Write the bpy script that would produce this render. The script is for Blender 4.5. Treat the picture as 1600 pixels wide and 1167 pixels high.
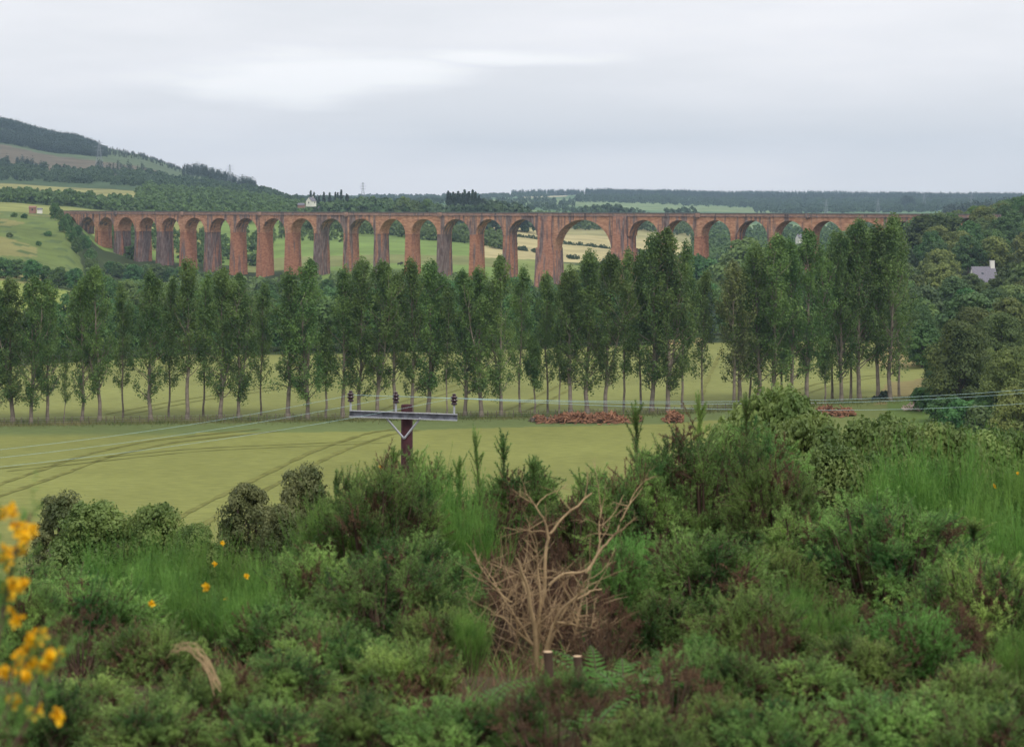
import bpy, math, random
import numpy as np
from math import radians, sin, cos, pi
for o in list(bpy.data.objects): bpy.data.objects.remove(o)
scene = bpy.context.scene
col = scene.collection

# ------------------------------------------------------------------ camera
F = 3390.0          # focal length in pixels of the 1600 px wide photograph
HZ = 307.0          # horizon row
EYE = 37.0          # eye height above the valley floor
cd = bpy.data.cameras.new('camera'); cam = bpy.data.objects.new('camera', cd); col.objects.link(cam)
cam.location = (0, 0, EYE); cam.rotation_euler = (radians(90), 0, 0)
cd.sensor_width = 36; cd.lens = 36 * F / 1600; cd.shift_y = -(583.5 - HZ) / 1600
cd.clip_start = 0.1; cd.clip_end = 30000
cd.dof.use_dof = True; cd.dof.focus_distance = 420; cd.dof.aperture_fstop = 7.5
scene.camera = cam
# ------------------------------------------------------------------ light
SUN_EL, SUN_AZ = radians(52), radians(150)      # azimuth clockwise from +Y: behind and right of the camera
w = bpy.data.worlds.new('World'); scene.world = w; w.use_nodes = True
nt = w.node_tree; nt.nodes.clear()
def nn(nt, typ, **kw):
    n = nt.nodes.new(typ)
    for k, v in kw.items():
        if hasattr(n, k): setattr(n, k, v)
    return n
def L(nt, a, b): nt.links.new(a, b)
sky = nn(nt, 'ShaderNodeTexSky'); sky.sky_type = 'NISHITA'; sky.sun_disc = False
sky.sun_elevation = SUN_EL; sky.sun_rotation = SUN_AZ; sky.altitude = 100; sky.air_density = 1.2; sky.dust_density = 3
tc = nn(nt, 'ShaderNodeTexCoord')
sep = nn(nt, 'ShaderNodeSeparateXYZ'); L(nt, tc.outputs['Generated'], sep.inputs[0])
# cloud deck: direction divided by height gives streaks that flatten toward the horizon
mp = nn(nt, 'ShaderNodeMapping'); mp.inputs['Scale'].default_value = (3.0, 3.0, 17.0)
L(nt, tc.outputs['Generated'], mp.inputs[0])
n1 = nn(nt, 'ShaderNodeTexNoise'); n1.inputs['Scale'].default_value = 1.35; n1.inputs['Detail'].default_value = 5; n1.inputs['Roughness'].default_value = .5
mp.inputs['Location'].default_value = (1.31, .4, 2.2)
L(nt, mp.outputs[0], n1.inputs['Vector'])
rp = nn(nt, 'ShaderNodeValToRGB'); L(nt, n1.outputs['Fac'], rp.inputs[0])
els = rp.color_ramp.elements
els[0].position = .36; els[0].color = (8.1, 8.2, 8.55, 1)
els[1].position = .62; els[1].color = (9.5, 9.4, 9.7, 1)
# one brighter bank of cloud low in the north
def bank(center, size, amp):
    vs = nn(nt, 'ShaderNodeVectorMath', operation='SUBTRACT'); L(nt, tc.outputs['Generated'], vs.inputs[0]); vs.inputs[1].default_value = center
    vm = nn(nt, 'ShaderNodeVectorMath', operation='MULTIPLY'); L(nt, vs.outputs[0], vm.inputs[0]); vm.inputs[1].default_value = (1/size[0], .0, 1/size[1])
    nz = nn(nt, 'ShaderNodeTexNoise'); nz.inputs['Scale'].default_value = 3.2; nz.inputs['Detail'].default_value = 7; L(nt, mp.outputs[0], nz.inputs['Vector'])
    ns = nn(nt, 'ShaderNodeVectorMath', operation='SUBTRACT'); L(nt, nz.outputs['Color'], ns.inputs[0]); ns.inputs[1].default_value = (.5, .5, .5)
    na = nn(nt, 'ShaderNodeVectorMath', operation='MULTIPLY_ADD'); L(nt, ns.outputs[0], na.inputs[0]); na.inputs[1].default_value = (2.2, 0, 2.2); L(nt, vm.outputs[0], na.inputs[2])
    ln = nn(nt, 'ShaderNodeVectorMath', operation='LENGTH'); L(nt, na.outputs[0], ln.inputs[0])
    mr = nn(nt, 'ShaderNodeMapRange', interpolation_type='SMOOTHSTEP'); L(nt, ln.outputs['Value'], mr.inputs[0])
    mr.inputs[1].default_value = 1.25; mr.inputs[2].default_value = .25; mr.inputs[3].default_value = 0; mr.inputs[4].default_value = amp
    return mr.outputs[0]
f1 = bank((-.09, 1, .054), (.075, .013), .8)
f2 = bank((-.02, 1, .064), (.06, .004), .7)
mx = nn(nt, 'ShaderNodeMath', operation='MAXIMUM'); L(nt, f1, mx.inputs[0]); L(nt, f2, mx.inputs[1])
m1 = nn(nt, 'ShaderNodeMix', data_type='RGBA'); L(nt, mx.outputs[0], m1.inputs[0]); L(nt, rp.outputs[0], m1.inputs[6]); m1.inputs[7].default_value = (10.6, 10.6, 10.7, 1)
# thin cloud lets a little of the blue sky through
me_ = nn(nt, 'ShaderNodeMapRange'); L(nt, sep.outputs[2], me_.inputs[0]); me_.inputs[1].default_value = .0; me_.inputs[2].default_value = .10; me_.inputs[3].default_value = 1.16; me_.inputs[4].default_value = 1.13
ms_ = nn(nt, 'ShaderNodeVectorMath', operation='SCALE'); L(nt, m1.outputs[2], ms_.inputs[0]); L(nt, me_.outputs[0], ms_.inputs['Scale'])
m2 = nn(nt, 'ShaderNodeMix', data_type='RGBA'); m2.inputs[0].default_value = .94
L(nt, sky.outputs[0], m2.inputs[6]); L(nt, ms_.outputs[0], m2.inputs[7])
bg = nn(nt, 'ShaderNodeBackground'); bg.inputs['Strength'].default_value = .1; L(nt, m2.outputs[2], bg.inputs[0])
wo = nn(nt, 'ShaderNodeOutputWorld'); L(nt, bg.outputs[0], wo.inputs[0])
sd = bpy.data.lights.new('sun', 'SUN'); sun = bpy.data.objects.new('sun', sd); col.objects.link(sun)
sd.energy = 1.5; sd.angle = radians(14); sd.color = (1, .95, .88)
sun.rotation_euler = (pi/2 - SUN_EL, 0, -SUN_AZ + pi)
sun.rotation_euler = (radians(90) - SUN_EL, 0, pi - SUN_AZ)
vs_ = scene.view_settings; vs_.view_transform = 'Standard'; vs_.look = 'None'; vs_.exposure = 0; vs_.gamma = 1

# ------------------------------------------------------------------ helpers
R = np.random.default_rng(7)
random.seed(7)
class Geo:
    def __init__(s): s.v = []; s.f = []; s.m = []; s.c = []; s.n = 0
    def add(s, v, f, m=0, c=None):
        v = np.asarray(v, float).reshape(-1, 3); f = np.asarray(f, int)
        if len(v) == 0 or len(f) == 0: return
        s.v.append(v); s.f.append(f + s.n); s.m.append(np.full(len(f), m)); s.n += len(v)
        s.c.append(np.ones((len(v), 3)) if c is None else np.broadcast_to(np.asarray(c, float), (len(v), 3)))
    def mesh(s, name, mats, smooth=False, color=False):
        me = bpy.data.meshes.new(name)
        V = np.concatenate(s.v)
        loops = np.concatenate([f.ravel() for f in s.f]); tot = np.concatenate([np.full(len(f), f.shape[1]) for f in s.f])
        start = np.concatenate([[0], np.cumsum(tot)[:-1]])
        me.vertices.add(len(V)); me.vertices.foreach_set('co', V.ravel())
        me.loops.add(len(loops)); me.loops.foreach_set('vertex_index', loops.astype(np.int32))
        me.polygons.add(len(tot)); me.polygons.foreach_set('loop_start', start.astype(np.int32)); me.polygons.foreach_set('loop_total', tot.astype(np.int32))
        me.polygons.foreach_set('material_index', np.concatenate(s.m).astype(np.int32))
        me.polygons.foreach_set('use_smooth', np.full(len(tot), smooth))
        if color:
            at = me.color_attributes.new('Col', 'FLOAT_COLOR', 'POINT')
            C = np.concatenate(s.c); at.data.foreach_set('color', np.hstack([C, np.ones((len(C), 1))]).ravel())
        for m in (mats if isinstance(mats, (list, tuple)) else [mats]): me.materials.append(m)
        me.update(calc_edges=True); me.validate()
        return me
    def obj(s, name, mats, parent=None, smooth=False, color=False):
        o = bpy.data.objects.new(name, s.mesh(name, mats, smooth, color)); col.objects.link(o); o.parent = parent
        return o
def tag(o, label=None, cat=None, group=None, kind=None):
    if label: o['label'] = label
    if cat: o['category'] = cat
    if group: o['group'] = group
    if kind: o['kind'] = kind
    return o
def empty(name, loc=(0, 0, 0), rz=0, sc=(1, 1, 1)):
    o = bpy.data.objects.new(name, None); o.location = loc; o.rotation_euler = (0, 0, rz); o.scale = sc; o.empty_display_size = .5
    col.objects.link(o); return o
def box(x0, x1, y0, y1, z0, z1):
    v = [(x, y, z) for z in (z0, z1) for y in (y0, y1) for x in (x0, x1)]
    return v, [(0, 2, 3, 1), (4, 5, 7, 6), (0, 1, 5, 4), (2, 6, 7, 3), (0, 4, 6, 2), (1, 3, 7, 5)]
def tube(pts, rad, sides=6, cap=True):
    pts = np.asarray(pts, float); rad = np.broadcast_to(np.asarray(rad, float), (len(pts),))
    t = np.gradient(pts, axis=0); t /= np.linalg.norm(t, axis=1)[:, None] + 1e-9
    ref = np.where(np.abs(t[:, 2:3]) > .9, np.array([[1., 0, 0]]), np.array([[0, 0, 1.]]))
    a = np.cross(t, ref); a /= np.linalg.norm(a, axis=1)[:, None] + 1e-9; b = np.cross(t, a)
    an = np.arange(sides) * 2 * pi / sides
    v = pts[:, None] + rad[:, None, None] * (np.cos(an)[None, :, None] * a[:, None] + np.sin(an)[None, :, None] * b[:, None])
    v = v.reshape(-1, 3); f = []
    i = np.arange(sides); j = (i + 1) % sides
    for k in range(len(pts) - 1):
        f.append(np.stack([k*sides+i, k*sides+j, (k+1)*sides+j, (k+1)*sides+i], 1))
    return v, np.concatenate(f)
def lathe(prof, sides=14, c=(0, 0, 0)):
    prof = np.asarray(prof, float); an = np.arange(sides) * 2 * pi / sides
    v = np.stack([prof[:, 0:1] * np.cos(an), prof[:, 0:1] * np.sin(an), np.broadcast_to(prof[:, 1:2], (len(prof), sides))], 2).reshape(-1, 3) + np.array(c)
    i = np.arange(sides); j = (i + 1) % sides
    return v, np.concatenate([np.stack([k*sides+i, k*sides+j, (k+1)*sides+j, (k+1)*sides+i], 1) for k in range(len(prof)-1)])
def unit(v): return v / (np.linalg.norm(v, axis=-1, keepdims=True) + 1e-9)
def quads(c, n, su, sv, up=None, rng=R):
    """flat leaf quads: centres c, normals n, half sizes su x sv (diamond shaped)"""
    c = np.asarray(c); n = unit(np.asarray(n)); N = len(c)
    r = rng.normal(size=(N, 3)) if up is None else np.asarray(up) + rng.normal(size=(N, 3)) * .35
    u = unit(np.cross(n, r)); v = np.cross(n, u)
    su = np.broadcast_to(su, (N,))[:, None]; sv = np.broadcast_to(sv, (N,))[:, None]
    V = np.stack([c + v*sv, c + u*su + v*sv*.05, c - v*sv, c - u*su + v*sv*.05], 1).reshape(-1, 3)
    return V, np.arange(4*N).reshape(N, 4)
def slope_z(Y, X=0):
    """height of the near hillside above the valley floor"""
    Y = np.asarray(Y, float)
    z = np.interp(Y, [-200, -40, 0, 4, 8, 10, 13, 20, 26, 34, 44, 130, 140, 5000], [6, 1.5, -1.62, -1.7, -1.97, -2.22, -2.75, -3.7, -5.3, -7.7, -11.5, -36.2, -37, -37]) + 37
    return z
# valley profile table: rows are photograph columns (lines of sight), columns are distances
KY = [140, 545, 650, 720, 850, 950, 1100, 1300, 1500, 1800, 2200, 2600, 3000, 3700, 4500, 6000, 7000, 8000]
KT = {
 -1500:[0,0,4,10,18,30,40,45,50,55,75,100,130,190,190,160,120,100],
 0:   [0,0,1,4.5,5,13,26,29.5,32,35.5,49,69,98,160,150,120,100,80],
 100: [0,0,0,2,1,6,24,27,29,34,46,62,87,133,125,100,80,80],
 165: [0,0,0,-1,-4,-7,-1,16,26,32,45,61,84,119,110,90,70,60],
 210: [0,0,-1,-2,-5,-8,-5,11,22,31,43,59,81,110,105,85,65,60],
 300: [0,0,-2,-3,-6,-8,-5,6,17,27,37,51,64,80,70,60,55,50],
 400: [0,0,-2,-3,-6,-8,-6,4,13,24,32,41,45,48,45,40,40,40],
 470: [0,0,-2,-3,-6,-9,-4,6,13,20,24,27,28,29,30,31,34,40],
 600: [0,0,-2,-3,-6,-9,0,6,11,17,21,23,24,26,27,30,36,40],
 720: [0,0,-2,-3,-6,-9,-1,5,10,16,19,21,23,26,27,31,37,40],
 800: [0,0,-2,-3,-6,-10,-3,3,7,12,14,15,18,22,26,36,38,40],
 900: [0,0,-2,-3,-6,-10,-6,0,2,5,8,10,13,18,24,40,40,42],
 1000:[0,0,-2,-3,-6,-10,-8,-3,-1,2,6,6,8,12,20,38,40,42],
 1150:[0,0,-2,-3,-6,-9,-9,-8,-7,-5,-3,-2,1,6,12,30,40,42],
 1300:[0,0,-1,-2,-4,-4,-4,-5,-6,-5,-3,-1,2,6,12,28,41,42],
 1400:[0,0,1,2,6,14,12,8,6,4,4,4,5,8,14,28,36,40],
 1480:[0,1,4,8,17,25,24,16,12,10,8,8,8,10,15,26,34,40],
 1600:[0,2,6,10,17,23,25,20,18,15,14,14,14,16,18,26,34,40],
 3100:[0,4,20,30,40,45,50,50,50,50,50,50,50,50,50,50,50,50],
}
KP = np.array(sorted(KT)); KZ = np.array([KT[k] for k in KP], float)
LKY = np.log(np.array(KY, float))
def _ip1(ly):   # interpolate all columns at log distance ly -> weights
    return ly
def terrain_z(X, Y):
    X = np.asarray(X, float); Y = np.asarray(Y, float); X, Y = np.broadcast_arrays(X, Y)
    px = np.clip(800 + F * X / np.maximum(Y, 1), KP[0], KP[-1]); ly = np.clip(np.log(np.maximum(Y, 141)), LKY[0], LKY[-1])
    i = np.clip(np.searchsorted(KP, px) - 1, 0, len(KP) - 2); a = (px - KP[i]) / (KP[i+1] - KP[i]); a = a*a*(3-2*a)*.6 + a*.4
    j = np.clip(np.searchsorted(LKY, ly) - 1, 0, len(LKY) - 2); b = (ly - LKY[j]) / (LKY[j+1] - LKY[j])
    z = (KZ[i, j]*(1-a) + KZ[i+1, j]*a)*(1-b) + (KZ[i, j+1]*(1-a) + KZ[i+1, j+1]*a)*b
    und = np.sin(X*.021+Y*.013)*np.cos(Y*.017-X*.008)
    z = z + und * np.clip((Y-900)/900, 0, 1)*1.2
    return np.where(Y < 140, slope_z(Y), z)
def W(px, py, Y): return np.array([(px-800)/F*Y, Y, EYE-(py-HZ)/F*Y])
def G(px, Y):
    X = (px-800)/F*Y; return np.array([X, Y, float(terrain_z(X, Y))])
def px_of(X, Y): return 800 + F*X/Y
EDGE = ([-400, 0, 180, 300, 500, 800, 1000, 1200, 1400, 1500, 2000], [440, 470, 488, 505, 507, 521, 537, 556, 556, 530, 430])
ROW = ([-100, 48, 372, 640, 890, 1043, 1260, 1391, 1700], [352, 355, 360, 363, 368, 372, 387, 395, 420])
def fedge(px): return np.interp(px, *EDGE)
def rowY(px): return np.interp(px, *ROW)

# ------------------------------------------------------------------ materials
def mat(name):
    m = bpy.data.materials.new(name); m.use_nodes = True
    nt = m.node_tree; nt.nodes.clear(); out = nn(nt, 'ShaderNodeOutputMaterial')
    return m, nt, out
def simple(name, c, rough=.7, metal=0, noise=.15, scale=8, spec=.3):
    m, nt, out = mat(name)
    b = nn(nt, 'ShaderNodeBsdfPrincipled'); b.inputs['Roughness'].default_value = rough; b.inputs['Metallic'].default_value = metal
    b.inputs['Specular IOR Level'].default_value = spec
    t = nn(nt, 'ShaderNodeTexCoord'); n = nn(nt, 'ShaderNodeTexNoise'); n.inputs['Scale'].default_value = scale; n.inputs['Detail'].default_value = 4
    L(nt, t.outputs['Object'], n.inputs['Vector'])
    r = nn(nt, 'ShaderNodeValToRGB'); L(nt, n.outputs['Fac'], r.inputs[0])
    r.color_ramp.elements[0].position = .3; r.color_ramp.elements[1].position = .7
    r.color_ramp.elements[0].color = (*[x*(1-noise) for x in c], 1); r.color_ramp.elements[1].color = (*[min(1, x*(1+noise)) for x in c], 1)
    L(nt, r.outputs[0], b.inputs['Base Color']); L(nt, b.outputs[0], out.inputs[0])
    return m
def foliage(name, c1, c2, scale=.8, trans=.25, rnd=.35, rough=.6, c3=None):
    """leaf material: two greens mixed in patches, shifted per plant, slightly translucent"""
    m, nt, out = mat(name)
    t = nn(nt, 'ShaderNodeTexCoord'); oi = nn(nt, 'ShaderNodeObjectInfo')
    n = nn(nt, 'ShaderNodeTexNoise'); n.inputs['Scale'].default_value = scale; n.inputs['Detail'].default_value = 3
    ad = nn(nt, 'ShaderNodeVectorMath', operation='ADD'); L(nt, t.outputs['Object'], ad.inputs[0])
    sc_ = nn(nt, 'ShaderNodeVectorMath', operation='SCALE'); sc_.inputs[0].default_value = (31, 17, 23); L(nt, oi.outputs['Random'], sc_.inputs['Scale'])
    L(nt, sc_.outputs[0], ad.inputs[1]); L(nt, ad.outputs[0], n.inputs['Vector'])
    r = nn(nt, 'ShaderNodeValToRGB'); L(nt, n.outputs['Fac'], r.inputs[0])
    r.color_ramp.elements[0].position = .35; r.color_ramp.elements[1].position = .68
    r.color_ramp.elements[0].color = (*c1, 1); r.color_ramp.elements[1].color = (*c2, 1)
    src = r.outputs[0]
    if c3:
        mr = nn(nt, 'ShaderNodeMapRange'); L(nt, oi.outputs['Random'], mr.inputs[0]); mr.inputs[1].default_value = .35; mr.inputs[2].default_value = 1; mr.inputs[4].default_value = .75
        mm = nn(nt, 'ShaderNodeMix', data_type='RGBA'); L(nt, mr.outputs[0], mm.inputs[0]); L(nt, src, mm.inputs[6]); mm.inputs[7].default_value = (*c3, 1); src = mm.outputs[2]
    hs = nn(nt, 'ShaderNodeHueSaturation'); L(nt, src, hs.inputs['Color'])
    m2 = nn(nt, 'ShaderNodeMath', operation='MULTIPLY'); L(nt, oi.outputs['Random'], m2.inputs[0]); m2.inputs[1].default_value = 7.31
    fr = nn(nt, 'ShaderNodeMath', operation='FRACT'); L(nt, m2.outputs[0], fr.inputs[0])
    mv = nn(nt, 'ShaderNodeMapRange'); L(nt, fr.outputs[0], mv.inputs[0]); mv.inputs[3].default_value = 1-rnd; mv.inputs[4].default_value = 1+rnd
    L(nt, mv.outputs[0], hs.inputs['Value'])
    m3 = nn(nt, 'ShaderNodeMath', operation='MULTIPLY'); L(nt, oi.outputs['Random'], m3.inputs[0]); m3.inputs[1].default_value = 3.77
    fr3 = nn(nt, 'ShaderNodeMath', operation='FRACT'); L(nt, m3.outputs[0], fr3.inputs[0])
    mh = nn(nt, 'ShaderNodeMapRange'); L(nt, fr3.outputs[0], mh.inputs[0]); mh.inputs[3].default_value = .5-.05*rnd; mh.inputs[4].default_value = .5+.05*rnd
    L(nt, mh.outputs[0], hs.inputs['Hue'])
    d = nn(nt, 'ShaderNodeBsdfPrincipled'); d.inputs['Roughness'].default_value = rough; d.inputs['Specular IOR Level'].default_value = .25; L(nt, hs.outputs[0], d.inputs['Base Color'])
    tr = nn(nt, 'ShaderNodeBsdfTranslucent'); L(nt, hs.outputs[0], tr.inputs[0])
    mx = nn(nt, 'ShaderNodeMixShader'); mx.inputs[0].default_value = trans; L(nt, d.outputs[0], mx.inputs[1]); L(nt, tr.outputs[0], mx.inputs[2]); L(nt, mx.outputs[0], out.inputs[0])
    return m
def ground_mat(name, fine=1.0, amp=.25, stretch=(1, 1, 1), bump=0):
    m, nt, out = mat(name)
    at = nn(nt, 'ShaderNodeAttribute'); at.attribute_name = 'Col'
    t = nn(nt, 'ShaderNodeTexCoord'); mp = nn(nt, 'ShaderNodeMapping'); mp.inputs['Scale'].default_value = stretch; L(nt, t.outputs['Object'], mp.inputs[0])
    n = nn(nt, 'ShaderNodeTexNoise'); n.inputs['Scale'].default_value = fine; n.inputs['Detail'].default_value = 8; n.inputs['Roughness'].default_value = .65; L(nt, mp.outputs[0], n.inputs['Vector'])
    n2 = nn(nt, 'ShaderNodeTexNoise'); n2.inputs['Scale'].default_value = .02; n2.inputs['Roughness'].default_value = .6; n2.inputs['Detail'].default_value = 4; L(nt, t.outputs['Object'], n2.inputs['Vector'])
    a1 = nn(nt, 'ShaderNodeMapRange'); L(nt, n.outputs['Fac'], a1.inputs[0]); a1.inputs[1].default_value = .25; a1.inputs[2].default_value = .75; a1.inputs[3].default_value = 1-amp; a1.inputs[4].default_value = 1+amp
    a2 = nn(nt, 'ShaderNodeMapRange'); L(nt, n2.outputs['Fac'], a2.inputs[0]); a2.inputs[1].default_value = .3; a2.inputs[2].default_value = .7; a2.inputs[3].default_value = .83; a2.inputs[4].default_value = 1.16
    mu = nn(nt, 'ShaderNodeMath', operation='MULTIPLY'); L(nt, a1.outputs[0], mu.inputs[0]); L(nt, a2.outputs[0], mu.inputs[1])
    sc_ = nn(nt, 'ShaderNodeVectorMath', operation='SCALE'); L(nt, at.outputs['Color'], sc_.inputs[0]); L(nt, mu.outputs[0], sc_.inputs['Scale'])
    b = nn(nt, 'ShaderNodeBsdfPrincipled'); b.inputs['Roughness'].default_value = .95; b.inputs['Specular IOR Level'].default_value = .05
    L(nt, sc_.outputs[0], b.inputs['Base Color'])
    if bump:
        bp = nn(nt, 'ShaderNodeBump'); bp.inputs['Strength'].default_value = 1; bp.inputs['Distance'].default_value = bump; L(nt, n.outputs['Fac'], bp.inputs['Height']); L(nt, bp.outputs[0], b.inputs['Normal'])
    L(nt, b.outputs[0], out.inputs[0])
    return m
def stone_mat(name, c1, c2, stain=.5):
    m, nt, out = mat(name)
    t = nn(nt, 'ShaderNodeTexCoord'); oi = nn(nt, 'ShaderNodeObjectInfo')
    def noise(scale, st, det=4):
        mp = nn(nt, 'ShaderNodeMapping'); mp.inputs['Scale'].default_value = st; L(nt, t.outputs['Object'], mp.inputs[0])
        n = nn(nt, 'ShaderNodeTexNoise'); n.inputs['Scale'].default_value = scale; n.inputs['Detail'].default_value = det; L(nt, mp.outputs[0], n.inputs['Vector']); return n.outputs['Fac']
    blocks = noise(.55, (1, 1, 2.2), 5)
    r = nn(nt, 'ShaderNodeValToRGB'); L(nt, blocks, r.inputs[0]); e = r.color_ramp.elements
    e[0].position = .36; e[0].color = (*c1, 1); e[1].position = .64; e[1].color = (*c2, 1)
    # soot and lime streaks that run down the stone
    s = noise(.5, (1, 1, .1), 5)
    ra = nn(nt, 'ShaderNodeMath', operation='MULTIPLY_ADD'); L(nt, oi.outputs['Random'], ra.inputs[0]); ra.inputs[1].default_value = .3; ra.inputs[2].default_value = -.15 + (stain-.5)*.3
    ad = nn(nt, 'ShaderNodeMath', operation='ADD'); L(nt, s, ad.inputs[0]); L(nt, ra.outputs[0], ad.inputs[1])
    mr = nn(nt, 'ShaderNodeMapRange', interpolation_type='SMOOTHSTEP'); L(nt, ad.outputs[0], mr.inputs[0]); mr.inputs[1].default_value = .47; mr.inputs[2].default_value = .62; mr.inputs[4].default_value = .85
    g = noise(1.2, (1, 1, .25), 4)
    r2 = nn(nt, 'ShaderNodeValToRGB'); L(nt, g, r2.inputs[0]); e = r2.color_ramp.elements
    e[0].position = .35; e[0].color = (.075, .06, .065, 1); e[1].position = .72; e[1].color = (.27, .235, .23, 1)
    mx = nn(nt, 'ShaderNodeMix', data_type='RGBA'); L(nt, mr.outputs[0], mx.inputs[0]); L(nt, r.outputs[0], mx.inputs[6]); L(nt, r2.outputs[0], mx.inputs[7])
    b = nn(nt, 'ShaderNodeBsdfPrincipled'); b.inputs['Roughness'].default_value = .9; b.inputs['Specular IOR Level'].default_value = .1; L(nt, mx.outputs[2], b.inputs['Base Color'])
    L(nt, b.outputs[0], out.inputs[0]); return m
M = {}
M['stone'] = stone_mat('red_sandstone', (.38, .18, .105), (.60, .33, .20), .40)
M['stone_pier'] = stone_mat('red_sandstone_pier', (.34, .145, .085), (.50, .24, .145), .55)
M['stone_king'] = stone_mat('red_sandstone_king', (.37, .165, .10), (.56, .28, .18), .28)
M['coping'] = stone_mat('parapet_stone', (.30, .18, .14), (.44, .28, .21), .55)
M['bark'] = simple('poplar_bark', (.23, .19, .15), .9, noise=.35, scale=1.2)
M['darkbark'] = simple('tree_bark', (.12, .095, .075), .9, noise=.3, scale=2)
M['poplar'] = foliage('poplar_leaves', (.085, .16, .045), (.20, .30, .085), .35, .36, .22, .5)
M['poplar_pale'] = foliage('pale_poplar_leaves', (.13, .165, .06), (.24, .28, .10), .35, .3, .1, .5)
M['broad'] = foliage('broad_leaves', (.055, .13, .04), (.12, .245, .07), .25, .25, .3, .6, c3=(.17, .22, .07))
M['broad_right'] = foliage('hillside_leaves', (.085, .135, .045), (.20, .26, .08), .25, .28, .42, .6, c3=(.07, .12, .06))
M['olive'] = foliage('olive_leaves', (.11, .15, .042), (.25, .29, .085), .25, .25, .2)
M['conifer'] = foliage('conifer_needles', (.027, .05, .034), (.052, .085, .048), .3, .1, .25)
M['farwood'] = foliage('far_leaves', (.045, .085, .04), (.085, .14, .06), .03, .15, .1)
M['fargreen'] = foliage('far_pale_leaves', (.06, .12, .04), (.11, .18, .06), .03, .15, .1)
M['gorse'] = foliage('gorse_spines', (.06, .145, .04), (.35, .52, .14), 3.4, .36, .30, .5)
M['gorse_young'] = foliage('gorse_young_spines', (.08, .22, .045), (.24, .50, .12), 3.4, .3, .15, .5)  # fresher green of the young gorse
M['broom'] = foliage('broom_twigs', (.075, .18, .035), (.24, .43, .09), 4.5, .3, .15, .5)
M['dead'] = foliage('dead_spines', (.09, .052, .032), (.24, .145, .085), 3, .2, .2, .8)
M['willow'] = foliage('willow_leaves', (.10, .17, .045), (.26, .34, .10), 1.2, .3, .15, .5)
M['birch'] = foliage('birch_leaves', (.09, .12, .045), (.24, .26, .11), 1.2, .3, .12, .5)
M['bracken'] = foliage('bracken_fronds', (.07, .18, .03), (.13, .28, .06), 3, .35, .15, .5)
M['gorsewood'] = simple('gorse_wood', (.10, .065, .045), .9, noise=.4, scale=6)
M['deadwood'] = simple('bleached_wood', (.40, .285, .155), .8, noise=.3, scale=10)
M['twig'] = simple('dry_twigs', (.36, .25, .14), .85, noise=.4, scale=14)
M['cutwood'] = simple('cut_wood', (.62, .44, .27), .8, noise=.2, scale=20)
M['petal'] = simple('yellow_petals', (.95, .52, .01), .5, noise=.2, scale=60)
M['soil'] = simple('soil', (.05, .035, .025), .95, noise=.4, scale=2)
M['pole'] = simple('creosoted_wood', (.062, .022, .026), .75, noise=.35, scale=6)
M['steel'] = simple('galvanised_steel', (.50, .52, .55), .5, .25, noise=.15, scale=12)
M['web'] = simple('dark_steel', (.16, .17, .20), .6, .2, noise=.5, scale=9)  # crossarm web, darker than its flanges
M['insul'] = simple('brown_porcelain', (.035, .012, .02), .18, noise=.1, spec=.6)
M['wire'] = simple('sky_shine_wire', (.42, .62, .60), .35, .1, noise=.1)  # sky shine on the wires is put into this pale aqua
M['rubble'] = simple('red_wood_debris', (.27, .135, .075), .9, noise=.5, scale=1.2)
M['palerock'] = simple('pale_rock', (.62, .48, .40), .9, noise=.2, scale=1)
M['post'] = simple('fence_post_wood', (.16, .13, .10), .9, noise=.3, scale=3)
M['white'] = simple('white_render', (.80, .77, .70), .8, noise=.04, scale=1)
M['slate'] = simple('grey_slate', (.19, .18, .21), .7, noise=.15, scale=2)
M['clay'] = simple('chimney_pot_clay', (.55, .28, .14), .8)
M['glass'] = simple('window_glass', (.05, .06, .07), .15, spec=.6)
M['pylon'] = simple('pylon_steel', (.30, .33, .36), .6, .3)
M['brickshed'] = simple('brown_shed_wall', (.30, .17, .13), .9)
M['cow'] = simple('dark_hide', (.03, .025, .022), .8)
M['deckm'] = simple('ballast', (.16, .15, .14), .95)

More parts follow.
